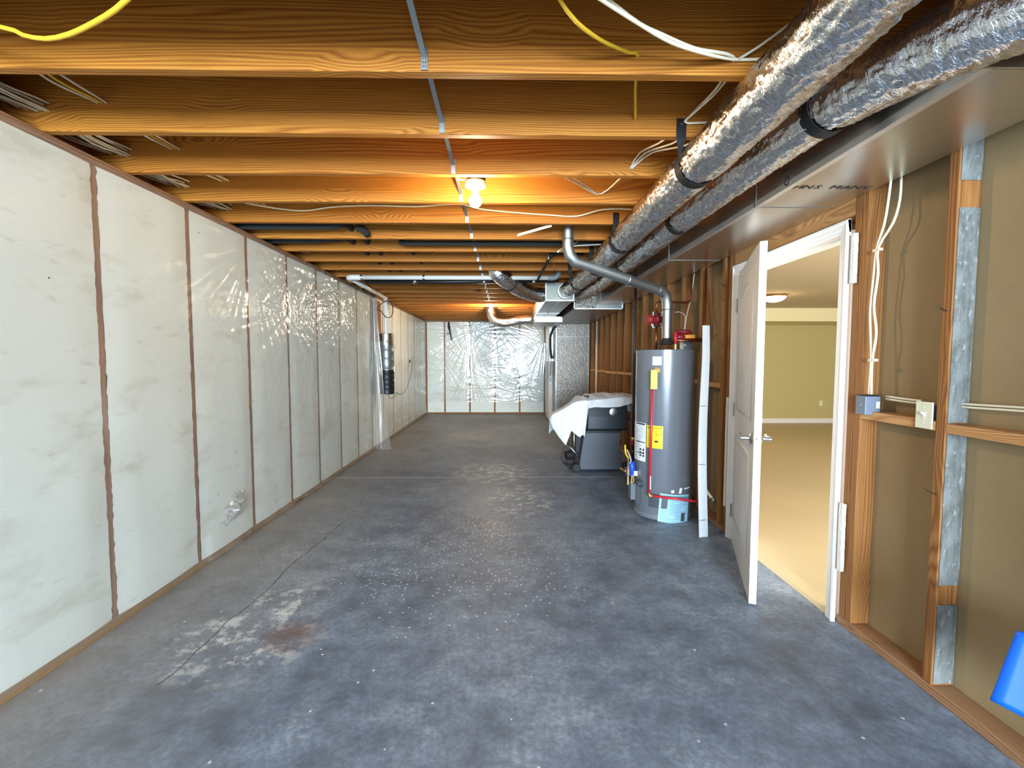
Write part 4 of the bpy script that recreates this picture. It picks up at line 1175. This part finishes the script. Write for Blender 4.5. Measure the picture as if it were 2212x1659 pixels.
# ------------------------------------------------------------------ covered grill
GY = 5.16
gz = lambda py: atY(1300, py, GY).z
gX = lambda px: atY(px, 950, GY).x
gr = thing('barbecue_grill', 'black barbecue grill with a charcoal cart, left of the water heater', 'grill', (gX(1300), GY + 0.3, 0))
x0, x1, x2, x3 = gX(1251), gX(1346), gX(1263.5), gX(1338)
zt, zm_ = gz(930), gz(880)
MB().hexa([(x0, GY, 0.025), (x1, GY, 0.025), (x1, GY + 0.5, 0.025), (x0, GY + 0.5, 0.025), (x2, GY + 0.02, zt), (x3, GY + 0.02, zt), (x3, GY + 0.48, zt), (x2, GY + 0.48, zt)]).build('cart_panel', 'grill_charcoal', gr, bevel=0.006)
MB().box(x2 - 0.01, x3 + 0.012, GY - 0.004, GY + 0.5, zt - 0.03, zt - 0.002).build('cart_rail', 'grill_dark', gr)
lx0, lx1 = gX(1267), gX(1353)
prof = [(GY - 0.045, zt + 0.002), (GY - 0.055, zt + 0.03), (GY - 0.05, zt + 0.17), (GY - 0.02, zm_ + 0.03), (GY + 0.08, zm_ + 0.10), (GY + 0.25, zm_ + 0.12), (GY + 0.45, zm_ + 0.06), (GY + 0.5, zt + 0.002)]
MB().prism([(lx0, y, z) for y, z in prof][::-1], (lx1 - lx0, 0, 0)).build('lid', 'grill_black', gr, bevel=0.012)
q = atY(1326, 890, GY - 0.07)
MB().lathe([(0.048, 0), (0.047, 0.012), (0.040, 0.014), (0.004, 0.015)], (q.x, GY - 0.052, q.z), (0, -1, 0.02), n=32).build('thermometer', 'steel', gr, smooth=2)
MB().box(lx1, lx1 + 0.06, GY + 0.05, GY + 0.09, zt + 0.12, zt + 0.14).build('side_handle', 'black_plastic', gr)
MB().box(gX(1210), lx0 + 0.01, GY + 0.03, GY + 0.42, zt + 0.10, zt + 0.13).build('side_shelf', 'grill_dark', gr)
MB().box(x0 - 0.012, x0 + 0.06, GY + 0.16, GY + 0.5, 0.2, zt).build('burner_box', 'grill_dark', gr)
for (px, y, r) in ((1245, GY - 0.02, 0.05), (1236, GY + 0.20, 0.055), (1353, GY + 0.05, 0.05)):
    wx = gX(px)
    MB().lathe([(r * 0.45, -0.02), (r * .8, -0.02), (r, -0.012), (r, 0.012), (r * .8, 0.02), (r * .45, 0.02)], (wx, y, r), (0.35, 1, 0), n=24).build('caster', 'rubber', gr, smooth=2)
    MB().tube([(wx, y, r), (wx + 0.02, y + 0.01, r + 0.07)], 0.008, n=6).build('caster_fork', 'black_iron', gr)
m = MB().lathe([(0.03, -0.05), (0.055, -0.045), (0.06, 0.0), (0.055, 0.045), (0.03, 0.05)], (gX(1234), GY + 0.16, 0.17), (1, 0.3, 0.1), n=22)
m.build('motor', 'grill_dark', gr, smooth=2)
MB().tube([(gX(1243), GY + 0.1, zt + 0.1), (gX(1243), GY + 0.1, 0.12)], 0.012, n=8).build('leg', 'steel', gr, smooth=True)
MB().tube([(gX(1222), GY + 0.12, 0.35), (gX(1250), GY + 0.02, 0.19)], 0.012, n=8).build('brace', 'steel', gr, smooth=True)
MB().tube(smooth_path([(gX(1229), GY + 0.06, zt + 0.1), (gX(1224), GY + 0.05, 0.35), (gX(1214), GY + 0.04, 0.18), (gX(1219), GY + 0.04, 0.10), (gX(1235), GY + 0.05, 0.07), (gX(1248), GY + 0.06, 0.09)], 0.02), 0.006, n=8).build('power_cord', 'black_plastic', gr, smooth=True)
MB().tube(smooth_path([(gX(1235), GY + 0.08, zt + 0.1), (gX(1230), GY + 0.1, 0.4), (gX(1236), GY + 0.09, 0.26), (gX(1246), GY + 0.07, 0.2)], 0.02), 0.006, n=8).build('gas_hose', 'black_plastic', gr, smooth=True)

# silver fabric hanging behind the grill's right side
def silv(u, v):
    z = 0.10 + 0.75 * v
    return (x3 - 0.05 + 0.20 * u + 0.012 * nz(u * 6, v * 2, 3), GY + 0.53 + 0.02 * nz(u * 9, v * 1.5, 7), z)


tag(MB().grid(silv, 16, 20).build('grey_cover_cloth', 'grey_fabric', smooth=True, solid=0.004), 'grey fabric hanging behind the right side of the covered grill', 'cloth')

# white dust sheet thrown over the grill
hem = [(1187, 906), (1193, 922), (1206, 942), (1222, 962), (1226, 950), (1234, 930), (1243, 938), (1252, 944), (1258, 938), (1262, 943), (1266, 915), (1270, 882), (1283, 879), (1310, 880), (1335, 879), (1358, 874), (1372, 868)]
topf = [(1187, 903), (1194, 895), (1205, 890), (1216, 884), (1224, 879), (1232, 874), (1240, 870), (1248, 867), (1254, 866), (1260, 865), (1264, 865), (1270, 866), (1283, 864), (1310, 862), (1335, 858), (1358, 858), (1372, 860)]
topb = [(1187, 902), (1196, 892), (1208, 887), (1220, 880), (1230, 874), (1236, 866), (1242, 858), (1250, 855), (1256, 854), (1262, 853), (1268, 852), (1275, 852), (1290, 850), (1312, 849), (1335, 850), (1356, 853), (1370, 857)]


def lerp_list(L, t):
    t = max(0, min(len(L) - 1.0001, t)); i = int(t); f = t - i
    return (L[i][0] * (1 - f) + L[i + 1][0] * f, L[i][1] * (1 - f) + L[i + 1][1] * f)


def sheet(u, v):
    t = u * (len(hem) - 1)
    h, tf, tb = lerp_list(hem, t), lerp_list(topf, t), lerp_list(topb, t)
    yh, yf, yb = GY - 0.085, GY - 0.02, GY + 0.50
    if u < 0.62:                                  # over the side shelf the cloth sags back
        k = (0.62 - u) / 0.62
        yf += 0.02 * k; yb -= 0.22 * k * k; yh -= 0.012 * math.sin(u * 17)
    A = atY(h[0], h[1], yh); B = atY(tf[0], tf[1], yf); Cc = atY(tb[0], tb[1], yb); D = Vector((Cc.x, yb + 0.03, Cc.z - 0.22))
    if v < 0.4: q = A.lerp(B, v / 0.4)
    elif v < 0.8: q = B.lerp(Cc, (v - 0.4) / 0.4); q.z += 0.015 * math.sin(math.pi * (v - 0.4) / 0.4)
    else: q = Cc.lerp(D, (v - 0.8) / 0.2)
    fold = (1 - 2 * abs(nz(q.x * 8 - q.z * 6, q.y * 2.0, 1.3))) * 0.022 + nz(q.x * 13, q.z * 9, q.y * 6) * 0.010
    if v < 0.45: q.y -= fold * 1.1
    else: q.z += fold * 0.7
    return q


tag(MB().grid(sheet, 120, 60).build('dust_sheet', 'cloth_white', smooth=True, solid=0.003), 'white dust sheet draped over the grill and its side shelf', 'cloth')

# ------------------------------------------------------------------ central vacuum canister on the left wall
CX, CY, CR = -1.775, 6.62, 0.105
cz = lambda py: atY(840, py, CY).z
va = thing('vacuum_canister', 'steel and black cylindrical vacuum canister mounted on the left wall', 'vacuum unit', (CX, CY, cz(851)))
MB().lathe([(CR * .9, cz(722) + 0.01), (CR + .004, cz(722)), (CR + .004, cz(724)), (CR, cz(724)), (CR, cz(746))], (CX, CY, 0), n=36).build('motor_head', 'steel_canister', va, smooth=2)
MB().lathe([(CR + 0.002, cz(746)), (CR + 0.002, cz(758)), (CR + 0.005, cz(759)), (CR + 0.002, cz(761)), (CR + 0.002, cz(776)), (CR + 0.005, cz(777)), (CR + 0.002, cz(779)), (CR + .002, cz(796)), (CR + .006, cz(797)), (CR + .006, cz(799))], (CX, CY, 0), n=36).build('body', 'canister_grey', va, smooth=2)
pr = [(CR + 0.002, cz(799))]
for y in (810, 821, 832, 842):
    pr += [(CR + 0.001, cz(y - 2)), (CR - 0.003, cz(y - 1)), (CR - 0.003, cz(y)), (CR + 0.0, cz(y + 1))]
pr += [(CR - 0.002, cz(850)), (CR - 0.01, cz(851))]
MB().lathe(pr, (CX, CY, 0), n=36).build('dirt_bucket', 'black_plastic', va, smooth=2)
for dx in (-1, 1): MB().box(CX + dx * (CR + .004) - 0.006, CX + dx * (CR + .004) + 0.006, CY - 0.012, CY + 0.012, cz(803), cz(792)).build('clip', 'steel', va)
MB().box(CX + 0.03, CX + 0.04, CY - CR - 0.012, CY - CR + 0.02, cz(742), cz(735)).build('hose_inlet', 'black_plastic', va)
MB().box(XL + 0.03, XL + 0.055, CY - 0.14, CY + 0.14, 1.6, 2.2).build('mounting_board', 'wood_stud', va)
cord = MB().tube(smooth_path([atY(812, 672, CY - 0.1), atY(820, 660, CY - 0.1), atY(834, 650, CY - 0.12), atY(846, 655, CY - 0.12), atY(849, 673, CY - 0.12), atY(843, 686, CY - 0.12), atY(832, 684, CY - 0.12), atY(822, 671, CY - 0.1), atY(812, 670, CY - 0.1)], 0.03), 0.006, n=8).build('power_cord', 'black_plastic', va, smooth=True)
MB().tube(smooth_path([atY(838, 851, CY), atY(842, 860, CY - .05), atY(851, 858, CY - .05), atY(856, 848, CY + .05), atY(862, 851, CY + .3), atY(872, 848, CY + 0.7), atY(882, 830, 8.2), atY(889, 800, 8.8), atY(890, 770, 8.9)], 0.05), 0.004, n=6).build('low_voltage_wire', 'black_plastic', va, smooth=True)
MB().box(-1.93, -1.915, 8.87, 8.93, 1.27, 1.33).build('wall_plug', 'black_plastic', va)

# white pvc pipe: along the joists, elbow, then along the left wall to the canister
pv = thing('pvc_pipe', 'white plastic pipe running under the joists and along the left wall to the canister', 'pipe', (-0.6, 5.03, 2.24))
e0 = Vector((-1.765, 5.03, 2.252)); e1 = Vector((0.50, 5.05, 2.258)); e2 = Vector((-1.80, 6.72, 2.252))
MB().tube([e0 + Vector((0.05, 0, 0)), e1], 0.025, n=16).build('pipe', 'white_pvc', pv, smooth=True)
MB().tube(smooth_path([e0 + Vector((0.14, 0, 0)), e0 + Vector((0.03, 0, 0)), e0 + Vector((-0.005, 0.03, 0)), e0 + Vector((-0.005, 0.12, 0))], 0.02), 0.031, n=16).build('elbow', 'white_pvc', pv, smooth=True)
MB().tube([e0 + Vector((0, 0.05, 0)), e2], 0.025, n=16).build('pipe', 'white_pvc', pv, smooth=True)
MB().tube(smooth_path([e2 + Vector((0, -0.16, 0)), e2 + Vector((0.01, -0.10, -0.02)), Vector((CX, CY - 0.03, 2.15)), Vector((CX, CY - 0.03, cz(722)))], 0.03), 0.025, n=14).build('drop_pipe', 'white_pvc', pv, smooth=True)
MB().tube(smooth_path([e2 + Vector((0, -0.02, 0)), e2 + Vector((0.01, 0.05, -0.03)), Vector((CX + 0.02, CY + 0.10, 2.1)), Vector((CX + 0.02, CY + 0.08, cz(722)))], 0.03), 0.02, n=14).build('exhaust_pipe', 'poly_flap', pv, smooth=True)
MB().tube(smooth_path([e1 - Vector((0.02, 0, 0)), e1 + Vector((0.06, 0, 0.005)), e1 + Vector((0.10, 0, 0.05)), e1 + Vector((0.10, 0, 0.18))], 0.02), 0.030, n=16).build('elbow', 'grey_pvc', pv, smooth=True)
for x in (-1.62, -0.92): MB().lathe([(0.030, -0.012), (0.032, 0), (0.030, 0.012)], (x, 5.03, 2.253), (1, 0, 0), n=16).build('pipe_strap', 'hinge_steel', pv)

# black drain pipe below the white one
bp_ = thing('drain_pipe', 'black plastic drain pipe just behind the white pipe under the joists', 'pipe', (-0.4, 5.2, 2.2))
MB().tube([(-1.62, 5.18, 2.232), (-0.6, 5.19, 2.236), (0.62, 5.22, 2.268)], 0.027, n=14).build('pipe', 'black_plastic', bp_, smooth=True)
for x in (-1.05, -0.25, 0.33): MB().lathe([(0.029, -0.022), (0.0295, 0), (0.029, 0.022)], (x, 5.187 + 0.01 * x, 2.236 + max(0, x) * 0.022), (1, 0, 0.01), n=14).build('band', 'steel', bp_, smooth=True)


# black foam insulated pipes among the joists
def foam(label, pts, r=0.024):
    return tag(MB().tube(smooth_path(pts, 0.04), r, n=12).build('insulated_pipe', 'black_foam', smooth=True), label, 'pipe', 'black foam insulated pipes')


foam('black foam-covered pipe crossing beside the left wall, then turning away through the joists', [(-2.0, 3.36, 2.318), (-1.7, 3.36, 2.318), (-1.30, 3.365, 2.322), (-1.235, 3.37, 2.335), (-1.215, 3.42, 2.355), (-1.215, 3.7, 2.363), (-1.215, 4.6, 2.364), (-1.215, 6.6, 2.364)])
foam('black foam-covered pipe one joist farther, nearest the left wall', [(-2.0, 3.78, 2.325), (-1.6, 3.78, 2.33), (-1.40, 3.79, 2.345), (-1.345, 3.84, 2.36), (-1.342, 4.1, 2.364), (-1.342, 5.0, 2.364), (-1.342, 6.6, 2.364)])
foam('long black foam-covered pipe crossing the middle of the ceiling to the ducts', [(0.86, 3.80, 2.316), (0.3, 3.80, 2.316), (-0.4, 3.80, 2.316), (-0.84, 3.80, 2.316), (-0.885, 3.82, 2.33), (-0.897, 3.90, 2.36), (-0.9, 4.4, 2.366), (-0.9, 6.0, 2.366), (-0.9, 6.2, 2.366)], 0.021)
foam('short black foam-covered pipe turning down at the first wet joist', [(-1.13, 3.40, 2.318), (-1.085, 3.42, 2.325), (-1.075, 3.5, 2.30)], 0.027)

# iron gas line with a valve near the plenum
ip = thing('iron_gas_line', 'black iron gas line with a valve hanging under the joists left of the flue', 'pipe', (0.42, 4.4, 2.2))
MB().tube([atY(1260, 549, 4.2), atY(1192, 549, 4.2)], 0.012, n=10).build('pipe', 'black_iron', ip, smooth=True)
q0, q1 = atY(1190, 551, 4.2), atY(1162, 604, 4.75)
MB().tube([q0, q1], 0.013, n=10).build('pipe', 'black_iron', ip, smooth=True)
MB().lathe([(0.018, -0.025), (0.024, -0.015), (0.024, 0.015), (0.018, 0.025)], q0, (1, 0, 0), n=12).build('tee', 'black_iron', ip, smooth=2)
MB().lathe([(0.013, 0), (0.013, 0.06), (0.016, 0.062), (0.016, 0.075)], q0 + Vector((-0.02, 0, -0.04)), (-.1, 0, 1), n=10).build('valve_stem', 'steel', ip, smooth=2)
MB().tube(smooth_path([q0 + Vector((0.03, 0.05, -0.06)), q0 + Vector((0.04, 0.05, -0.10)), q0 + Vector((0.03, 0.05, -0.13)), q0 + Vector((0.01, 0.05, -0.12)), q0 + Vector((0.01, 0.05, -0.10))], 0.01), 0.004, n=6).build('hook', 'copper', ip, smooth=True)

# perforated hanger strip dangling between two joists
a, b = atY(1118, 508, 3.32), atY(1192, 487, 3.196)
m = MB(); dv = b - a; w = Vector((0, 0.002, 0)); hh = Vector((0.003, 0, 0.010))
m.hexa([a - w - hh, b - w - hh, b + w - hh, a + w - hh, a - w + hh, b - w + hh, b + w + hh, a + w + hh])
hs_ = tag(m.build('perforated_strip', 'ivory'), 'cream perforated hanger strip dangling between joists left of the flue', 'strap')
for k in range(14):
    q = a + dv * ((k + 0.7) / 15)
    MB().box(q.x - 0.0028, q.x + 0.0028, q.y - 0.0032, q.y - 0.0022, q.z - 0.0025, q.z + 0.0025).build('hole', 'ink', hs_)

# thin white pipe on the far stud wall
tag(MB().tube([(XR - 0.015, 8.1, 0.05), (XR - 0.015, 8.1, 2.04)], 0.016, n=12).build('vent_pipe', 'white_pvc', smooth=True), 'thin white upright pipe on the far studs right of the foil plenum', 'pipe')


# ------------------------------------------------------------------ cables
def cable(pts, mat, label, group, r=0.0046, step=0.03, n=6):
    return tag(MB().tube(smooth_path(pts, step), r, n=n).build('cable', mat, smooth=True), label, 'cable', group)


# bundle drilled through every joist along the left wall
for c_ in range(10):
    bx_, bz_ = -1.905 - 0.018 * (c_ % 8) - rnd.uniform(0, 0.01), 2.372 + 0.012 * (c_ // 4) + rnd.uniform(-0.006, 0.006)
    pts = []
    for k in range(18, 40):
        yc = JY[k][0] + 0.019
        if yc > 9.5: break
        pts.append((bx_ + rnd.uniform(-.006, .006), yc, bz_))
        sag = rnd.uniform(0.004, 0.030)
        pts.append((bx_ + rnd.uniform(-0.035, 0.035), yc + 0.2032, bz_ - sag))
    cable(pts, 'cable_white', 'white cable in the bundle threaded through the joists along the left wall', 'cables threaded through the joists along the left wall', step=0.06)
for c_, (bx_, mt, lab) in enumerate(((-1.672, 'cable_white', 'right white cable of the pair running beside the left wall bundle'), (-1.690, 'cable_yellow', 'yellow cable threaded through the joists beside the left wall bundle'), (-1.712, 'cable_white', 'left white cable of the pair running beside the left wall bundle'))):
    pts = []
    for k in range(18, 30):
        yc = JY[k][0] + 0.019
        pts.append((bx_ + rnd.uniform(-.003, .003), yc, 2.405)); pts.append((bx_ + rnd.uniform(-0.018, 0.018), yc + 0.2032, 2.405 - rnd.uniform(0.006, 0.02)))
    cable(pts, mt, lab, 'cables beside the left wall bundle')
# near cables
cable([(-1.75, 1.42, 2.33), atY(0, 58, 1.30), atY(50, 76, 1.29), atY(100, 84, 1.28), atY(150, 74, 1.26), atY(205, 48, 1.23), atY(250, 20, 1.20), atY(292, -18, 1.18)], 'cable_yellow', 'yellow cable drooping across the top left corner', 'loose ceiling cables', r=0.0062, n=8)
cable([atY(1195, -30, 1.25), atY(1210, 0, 1.27), atY(1245, 47, 1.32), atY(1300, 88, 1.41), atY(1360, 114, 1.50), atY(1378, 121, 1.53), (0.50, 1.75, 2.378), atY(1372, 258, 1.93), (0.585, 2.1, 2.39)], 'cable_yellow', 'yellow cable entering a hole in the nearest joist, right of centre', 'loose ceiling cables', r=0.0058, n=8)
cable([atY(1270, -20, 1.22), atY(1300, 0, 1.24), atY(1370, 45, 1.30), atY(1450, 92, 1.38), atY(1530, 118, 1.46), atY(1592, 129, 1.515), atY(1640, 128, 1.515), atY(1672, 134, 1.52)], 'cable_cream', 'white cable swooping across the nearest joist towards the ducts, lower one', 'loose ceiling cables', r=0.005, n=8)
cable([atY(1290, -20, 1.26), atY(1318, 2, 1.27), atY(1380, 50, 1.33), atY(1430, 74, 1.38), atY(1500, 104, 1.44), atY(1588, 128, 1.52), (0.82, 1.75, 2.37), atY(1478, 262, 1.93)], 'cable_cream', 'white cable swooping across the nearest joist towards the ducts, upper one', 'loose ceiling cables', r=0.005, n=8)
cable([atY(1590, 131, 1.516), atY(1640, 100, 1.48), atY(1700, 56, 1.42), atY(1760, 12, 1.36), atY(1800, -20, 1.32)], 'cable_white', 'straight cable rising from the nearest joist to the top right, beside the wide duct', 'loose ceiling cables', r=0.0042, n=8)
cable([atY(1585, 130, 1.52), (0.80, 1.72, 2.36), atY(1500, 240, 1.90), atY(1480, 264, 1.92), atY(1500, 266, 1.92), atY(1535, 264, 1.92)], 'cable_cream', 'cream cable looping to the second joist above the wide duct', 'loose ceiling cables', r=0.0044)
cable([atY(1470, 262, 1.94), (0.74, 2.12, 2.36), atY(1382, 330, 2.30), atY(1362, 362, 2.33), (0.665, 2.5, 2.35)], 'cable_white', 'left white cable of the three meeting at the third joist', 'cables meeting at the third joist')
cable([atY(1480, 262, 1.94), (0.80, 2.1, 2.35), atY(1395, 330, 2.29), atY(1363, 364, 2.33)], 'cable_white', 'middle white cable of the three meeting at the third joist', 'cables meeting at the third joist')
cable([atY(1490, 258, 1.94), (0.86, 2.1, 2.34), atY(1408, 330, 2.28), atY(1364, 365, 2.33)], 'cable_white', 'right white cable of the three meeting at the third joist', 'cables meeting at the third joist')
cable([atY(1215, 380, 2.40), atY(1250, 398, 2.60), atY(1288, 419, 2.73), atY(1310, 412, 2.70), atY(1340, 385, 2.45)], 'cable_white', 'white cable dipping in a V to the fourth joist', 'loose ceiling cables')
cable([atY(1235, 380, 2.42), atY(1262, 398, 2.62), atY(1289, 420, 2.735)], 'cable_white', 'short white cable ending at the fourth joist beside the V', 'loose ceiling cables')
cable([atY(530, 438, 2.95), atY(590, 449, 3.10), atY(655, 455, 3.12), atY(720, 447, 3.10), atY(800, 444, 3.1), atY(900, 446, 3.1), atY(990, 441, 3.05), atY(1040, 452, 3.1), atY(1110, 459, 3.12), atY(1180, 464, 3.13), atY(1245, 467, 3.13), atY(1300, 453, 3.1), atY(1360, 452, 3.1), atY(1400, 458, 3.1)], 'cable_cream', 'long white cable slung along the fifth joist behind the near bulb', 'loose ceiling cables', r=0.0055)
cable([atY(985, 385, 2.40), atY(1000, 388, 2.42), atY(1015, 384, 2.44), (p.x * 0 - 0.155, 2.45, ZJ + 0.03)], 'cable_cream', 'short cable feeding the near bulb socket', 'loose ceiling cables', r=0.005)
cable([atY(1250, 521, 3.80), atY(1205, 545, 3.5), atY(1225, 533, 3.6), atY(1300, 528, 3.7)], 'cable_white', 'white cable looped behind the flue elbow', 'loose ceiling cables')
cable([atY(1500, 590, 4.0), atY(1493, 640, 4.0), atY(1482, 690, 3.98), atY(1478, 735, 3.99)], 'cable_white', 'white cable dropping down the stud to the grey disconnect box', 'loose ceiling cables')
cable([atY(1458, 675, 3.98), atY(1468, 674, 3.98), atY(1480, 683, 3.98), atY(1477, 715, 3.98), atY(1474, 735, 3.99)], 'cable_white', 'thin white wire looping to the grey disconnect box', 'loose ceiling cables', r=0.003)
cable([atX(1534, 585, XR - 0.006), atX(1538, 660, XR - 0.006), atX(1546, 700, XR - 0.006), atX(1547, 724, XR - 0.006), atX(1536, 730, XR - 0.006)], 'copper', 'thin copper line curling on the stud above the white board', 'loose ceiling cables', r=0.004)

# cables on the stud wall by the switch
XW = XR + 0.03
cable([atX(1925, 385, XR - 0.004), atX(1918, 440, XR - 0.004), atX(1910, 485, XR - 0.006), atX(1894, 538, XR - 0.008), atX(1887, 600, XR - 0.008), atX(1880, 680, XR - 0.008), atX(1882, 770, XR - 0.008), atX(1877, 852, XR - 0.012)], 'cable_cream', 'left cable of the pair stapled down the king stud into the grey box', 'switch cables', r=0.0052)
cable([atX(1947, 380, XW), atX(1944, 430, XW - .01), atX(1930, 480, XR), atX(1897, 536, XR - 0.008), atX(1897, 590, XR - 0.008), atX(1888, 660, XR - 0.008), atX(1893, 720, XR - 0.008), atX(1884, 780, XR - 0.008), atX(1882, 852, XR - 0.012)], 'cable_cream', 'right cable of the pair stapled down the king stud into the grey box', 'switch cables', r=0.0052)
for dz, wd in ((0, 'lower'), (0.012, 'upper')):
    cable([atX(1914, 859, XR + 0.045) + Vector((0, 0, dz - 0.005)), atX(1960, 866, XR + 0.045) + Vector((0, 0, dz - 0.005)), atX(1990, 869, XR + 0.045) + Vector((0, 0, dz - 0.005))], 'cable_cream', wd + ' cable of the pair linking the grey box and the light switch', 'cables between box and switch', r=0.0045)
    cable([atX(2030, 874, XR + 0.06) + Vector((0, 0, dz)), atX(2092, 880, XR + 0.06) + Vector((0, 0, dz)), atX(2150, 884, XR + 0.06) + Vector((0, 0, dz)), atX(2240, 890, XR + 0.06) + Vector((0, 0, dz))], 'cable_cream', wd + ' cable of the pair running right from the switch to the edge of view', 'cables right of the switch', r=0.0045)
for k, (x, y) in enumerate(((1895, 540), (1885, 778))):
    q = atX(x, y, XR - 0.01)
    o = MB().box(q.x - 0.008, q.x + 0.012, q.y - 0.018, q.y + 0.018, q.z - 0.006, q.z + 0.006).build('cable_clip', 'ivory', bevel=0.002)
    tag(o, ('upper' if k == 0 else 'lower') + ' plastic clip holding the two cables on the king stud', 'clip')

# grey box and light switch
q0, q1 = atX(1862, 858, XR - 0.045), atX(1914, 898, XR - 0.045)
b0y, b1y = 2.012, 2.125
jb = thing('junction_box', 'grey plastic junction box at the foot of the two stapled cables', 'electrical box', (XR, 2.07, 1.16))
za_, zb_ = atX(1888, 899, XR - 0.03).z, atX(1888, 858, XR - 0.03).z
MB().box(XR - 0.032, XR + 0.039, 1.996, 2.052, za_, zb_).build('box', 'grey_box', jb, bevel=0.003)
for k in range(5): MB().box(XR - 0.026 + k * 0.013, XR - 0.020 + k * 0.013, 1.999, 2.049, zb_, zb_ + 0.005).build('tab', 'black_plastic', jb)
MB().box(XR + 0.018, XR + 0.034, 1.9945, 1.996, zb_ - 0.055, zb_ - 0.025).build('sticker', 'sticker_white', jb)
MB().lathe([(0.006, 0), (0.005, 0.002)], (XR - 0.032, 2.025, (za_ + zb_) / 2), (-1, 0, 0), n=10).build('knockout', 'grey_pvc', jb)
sy0, sy1 = 1.703, 1.775
sz0, sz1 = atX(2000, 926, XR - 0.004).z, atX(2000, 868, XR - 0.004).z
sw_ = thing('light_switch', 'ivory toggle light switch beside the grey-streaked stud', 'switch', (XR, 1.74, sz0))
MB().box(XR - 0.006, XR - 0.001, sy0, sy1, sz0, sz1).build('cover_plate', 'ivory', sw_, bevel=0.002)
MB().box(XR - 0.001, XR + 0.05, sy0 + 0.008, sy1 - 0.008, sz0 + 0.012, sz1 - 0.012).build('switch_box', 'grey_box', sw_)
sm = (sz0 + sz1) / 2; ym = (sy0 + sy1) / 2
MB().box(XR - 0.0075, XR - 0.006, ym - 0.006, ym + 0.006, sm - 0.014, sm + 0.014).build('toggle_slot', 'ivory', sw_)
MB().hexa([(XR - 0.007, ym - .004, sm - .004), (XR - 0.007, ym + .004, sm - .004), (XR - 0.007, ym + .004, sm + .008), (XR - 0.007, ym - .004, sm + .008), (XR - 0.020, ym - .003, sm + .008), (XR - 0.020, ym + .003, sm + .008), (XR - 0.018, ym + .003, sm + .014), (XR - 0.018, ym - .003, sm + .014)]).build('toggle', 'white_paint', sw_)
for dz in (-0.03, 0.03): MB().lathe([(0.0035, 0), (0.003, 0.0012)], (XR - 0.006, ym, sm + dz), (-1, 0, 0), n=10).build('screw', 'ivory', sw_)
# bent nails in the studs
for (x, y, dx, lab) in ((2045, 672, -16, 'bent nail sticking out of the stud at eye level'), (2022, 1068, -14, 'nail sticking out low on the stud below the switch'), (1570, 620, -12, 'nail sticking out of the stud left of the door')):
    q = atX(x, y, XR)
    if x < 1700: q = atX(x, y, XR)
    tag(MB().tube([q, q + Vector((-0.03, -0.002, 0.012)), q + Vector((-0.045, 0.004, 0.022))], 0.0022, n=6).build('nail', 'nail'), lab, 'nail')

# ------------------------------------------------------------------ blue plastic scoop and pale offcut at the right edge
def scoop(u, v):
    # curved blade hanging against the wall, hollow side towards the room
    A = Vector((1.458, 1.25, 0.31)).lerp(Vector((1.525, 1.25, 0.525)), v)
    B = Vector((1.615, 0.99, 0.30)).lerp(Vector((1.655, 1.03, 0.52)), v)
    q = A.lerp(B, u); q.x += 0.045 * math.sin(math.pi * u) * (1 - 0.4 * v); q.z -= 0.03 * math.sin(math.pi * u) * (1 - v)
    return q


sc = thing('blue_shovel', 'bright blue plastic shovel blade hanging at the right edge of view', 'shovel', (1.6, 1.1, 0.3))
MB().grid(scoop, 14, 14).build('blade', 'blue_plastic', sc, smooth=True, solid=0.006)
MB().tube([Vector(scoop(0.55, 1.0)), Vector((1.667, 1.065, 1.35))], 0.016, n=10).build('handle', 'steel', sc, smooth=True)
MB().tube([Vector(scoop(0.97, v / 10)) for v in range(11)], 0.006, n=6).build('rim', 'blue_plastic', sc, smooth=True)
q = atZ(2207, 1642, 0.0)
MB_ = MB().hexa([(q.x - 0.02, q.y - 0.16, 0), (q.x + 0.08, q.y - 0.16, 0), (q.x + 0.08, q.y - 0.02, 0), (q.x + 0.005, q.y, 0), (q.x - 0.02, q.y - 0.16, 0.03), (q.x + 0.08, q.y - 0.16, 0.03), (q.x + 0.08, q.y - 0.02, 0.03), (q.x + 0.005, q.y, 0.03)])
tag(MB_.build('wood_offcut', 'cable_cream', bevel=0.003), 'pale offcut lying on the floor in the bottom right corner', 'offcut')

# small iron bracket on the far wall
bk = atY(971, 715, YR - 0.05)
o = MB().tube([(bk.x - 0.02, YR - 0.03, 2.24), (bk.x - 0.015, YR - 0.05, 2.12), (bk.x + 0.02, YR - 0.06, 1.98), (bk.x + 0.05, YR - 0.05, 1.80)], [0.02, 0.03, 0.016, 0.014], n=8).box(bk.x - 0.07, bk.x + 0.04, YR - 0.06, YR - 0.04, 1.95, 1.97).build('bracket', 'black_iron', smooth=2)
tag(o, 'black iron bracket hanging at the top of the far wall', 'bracket')
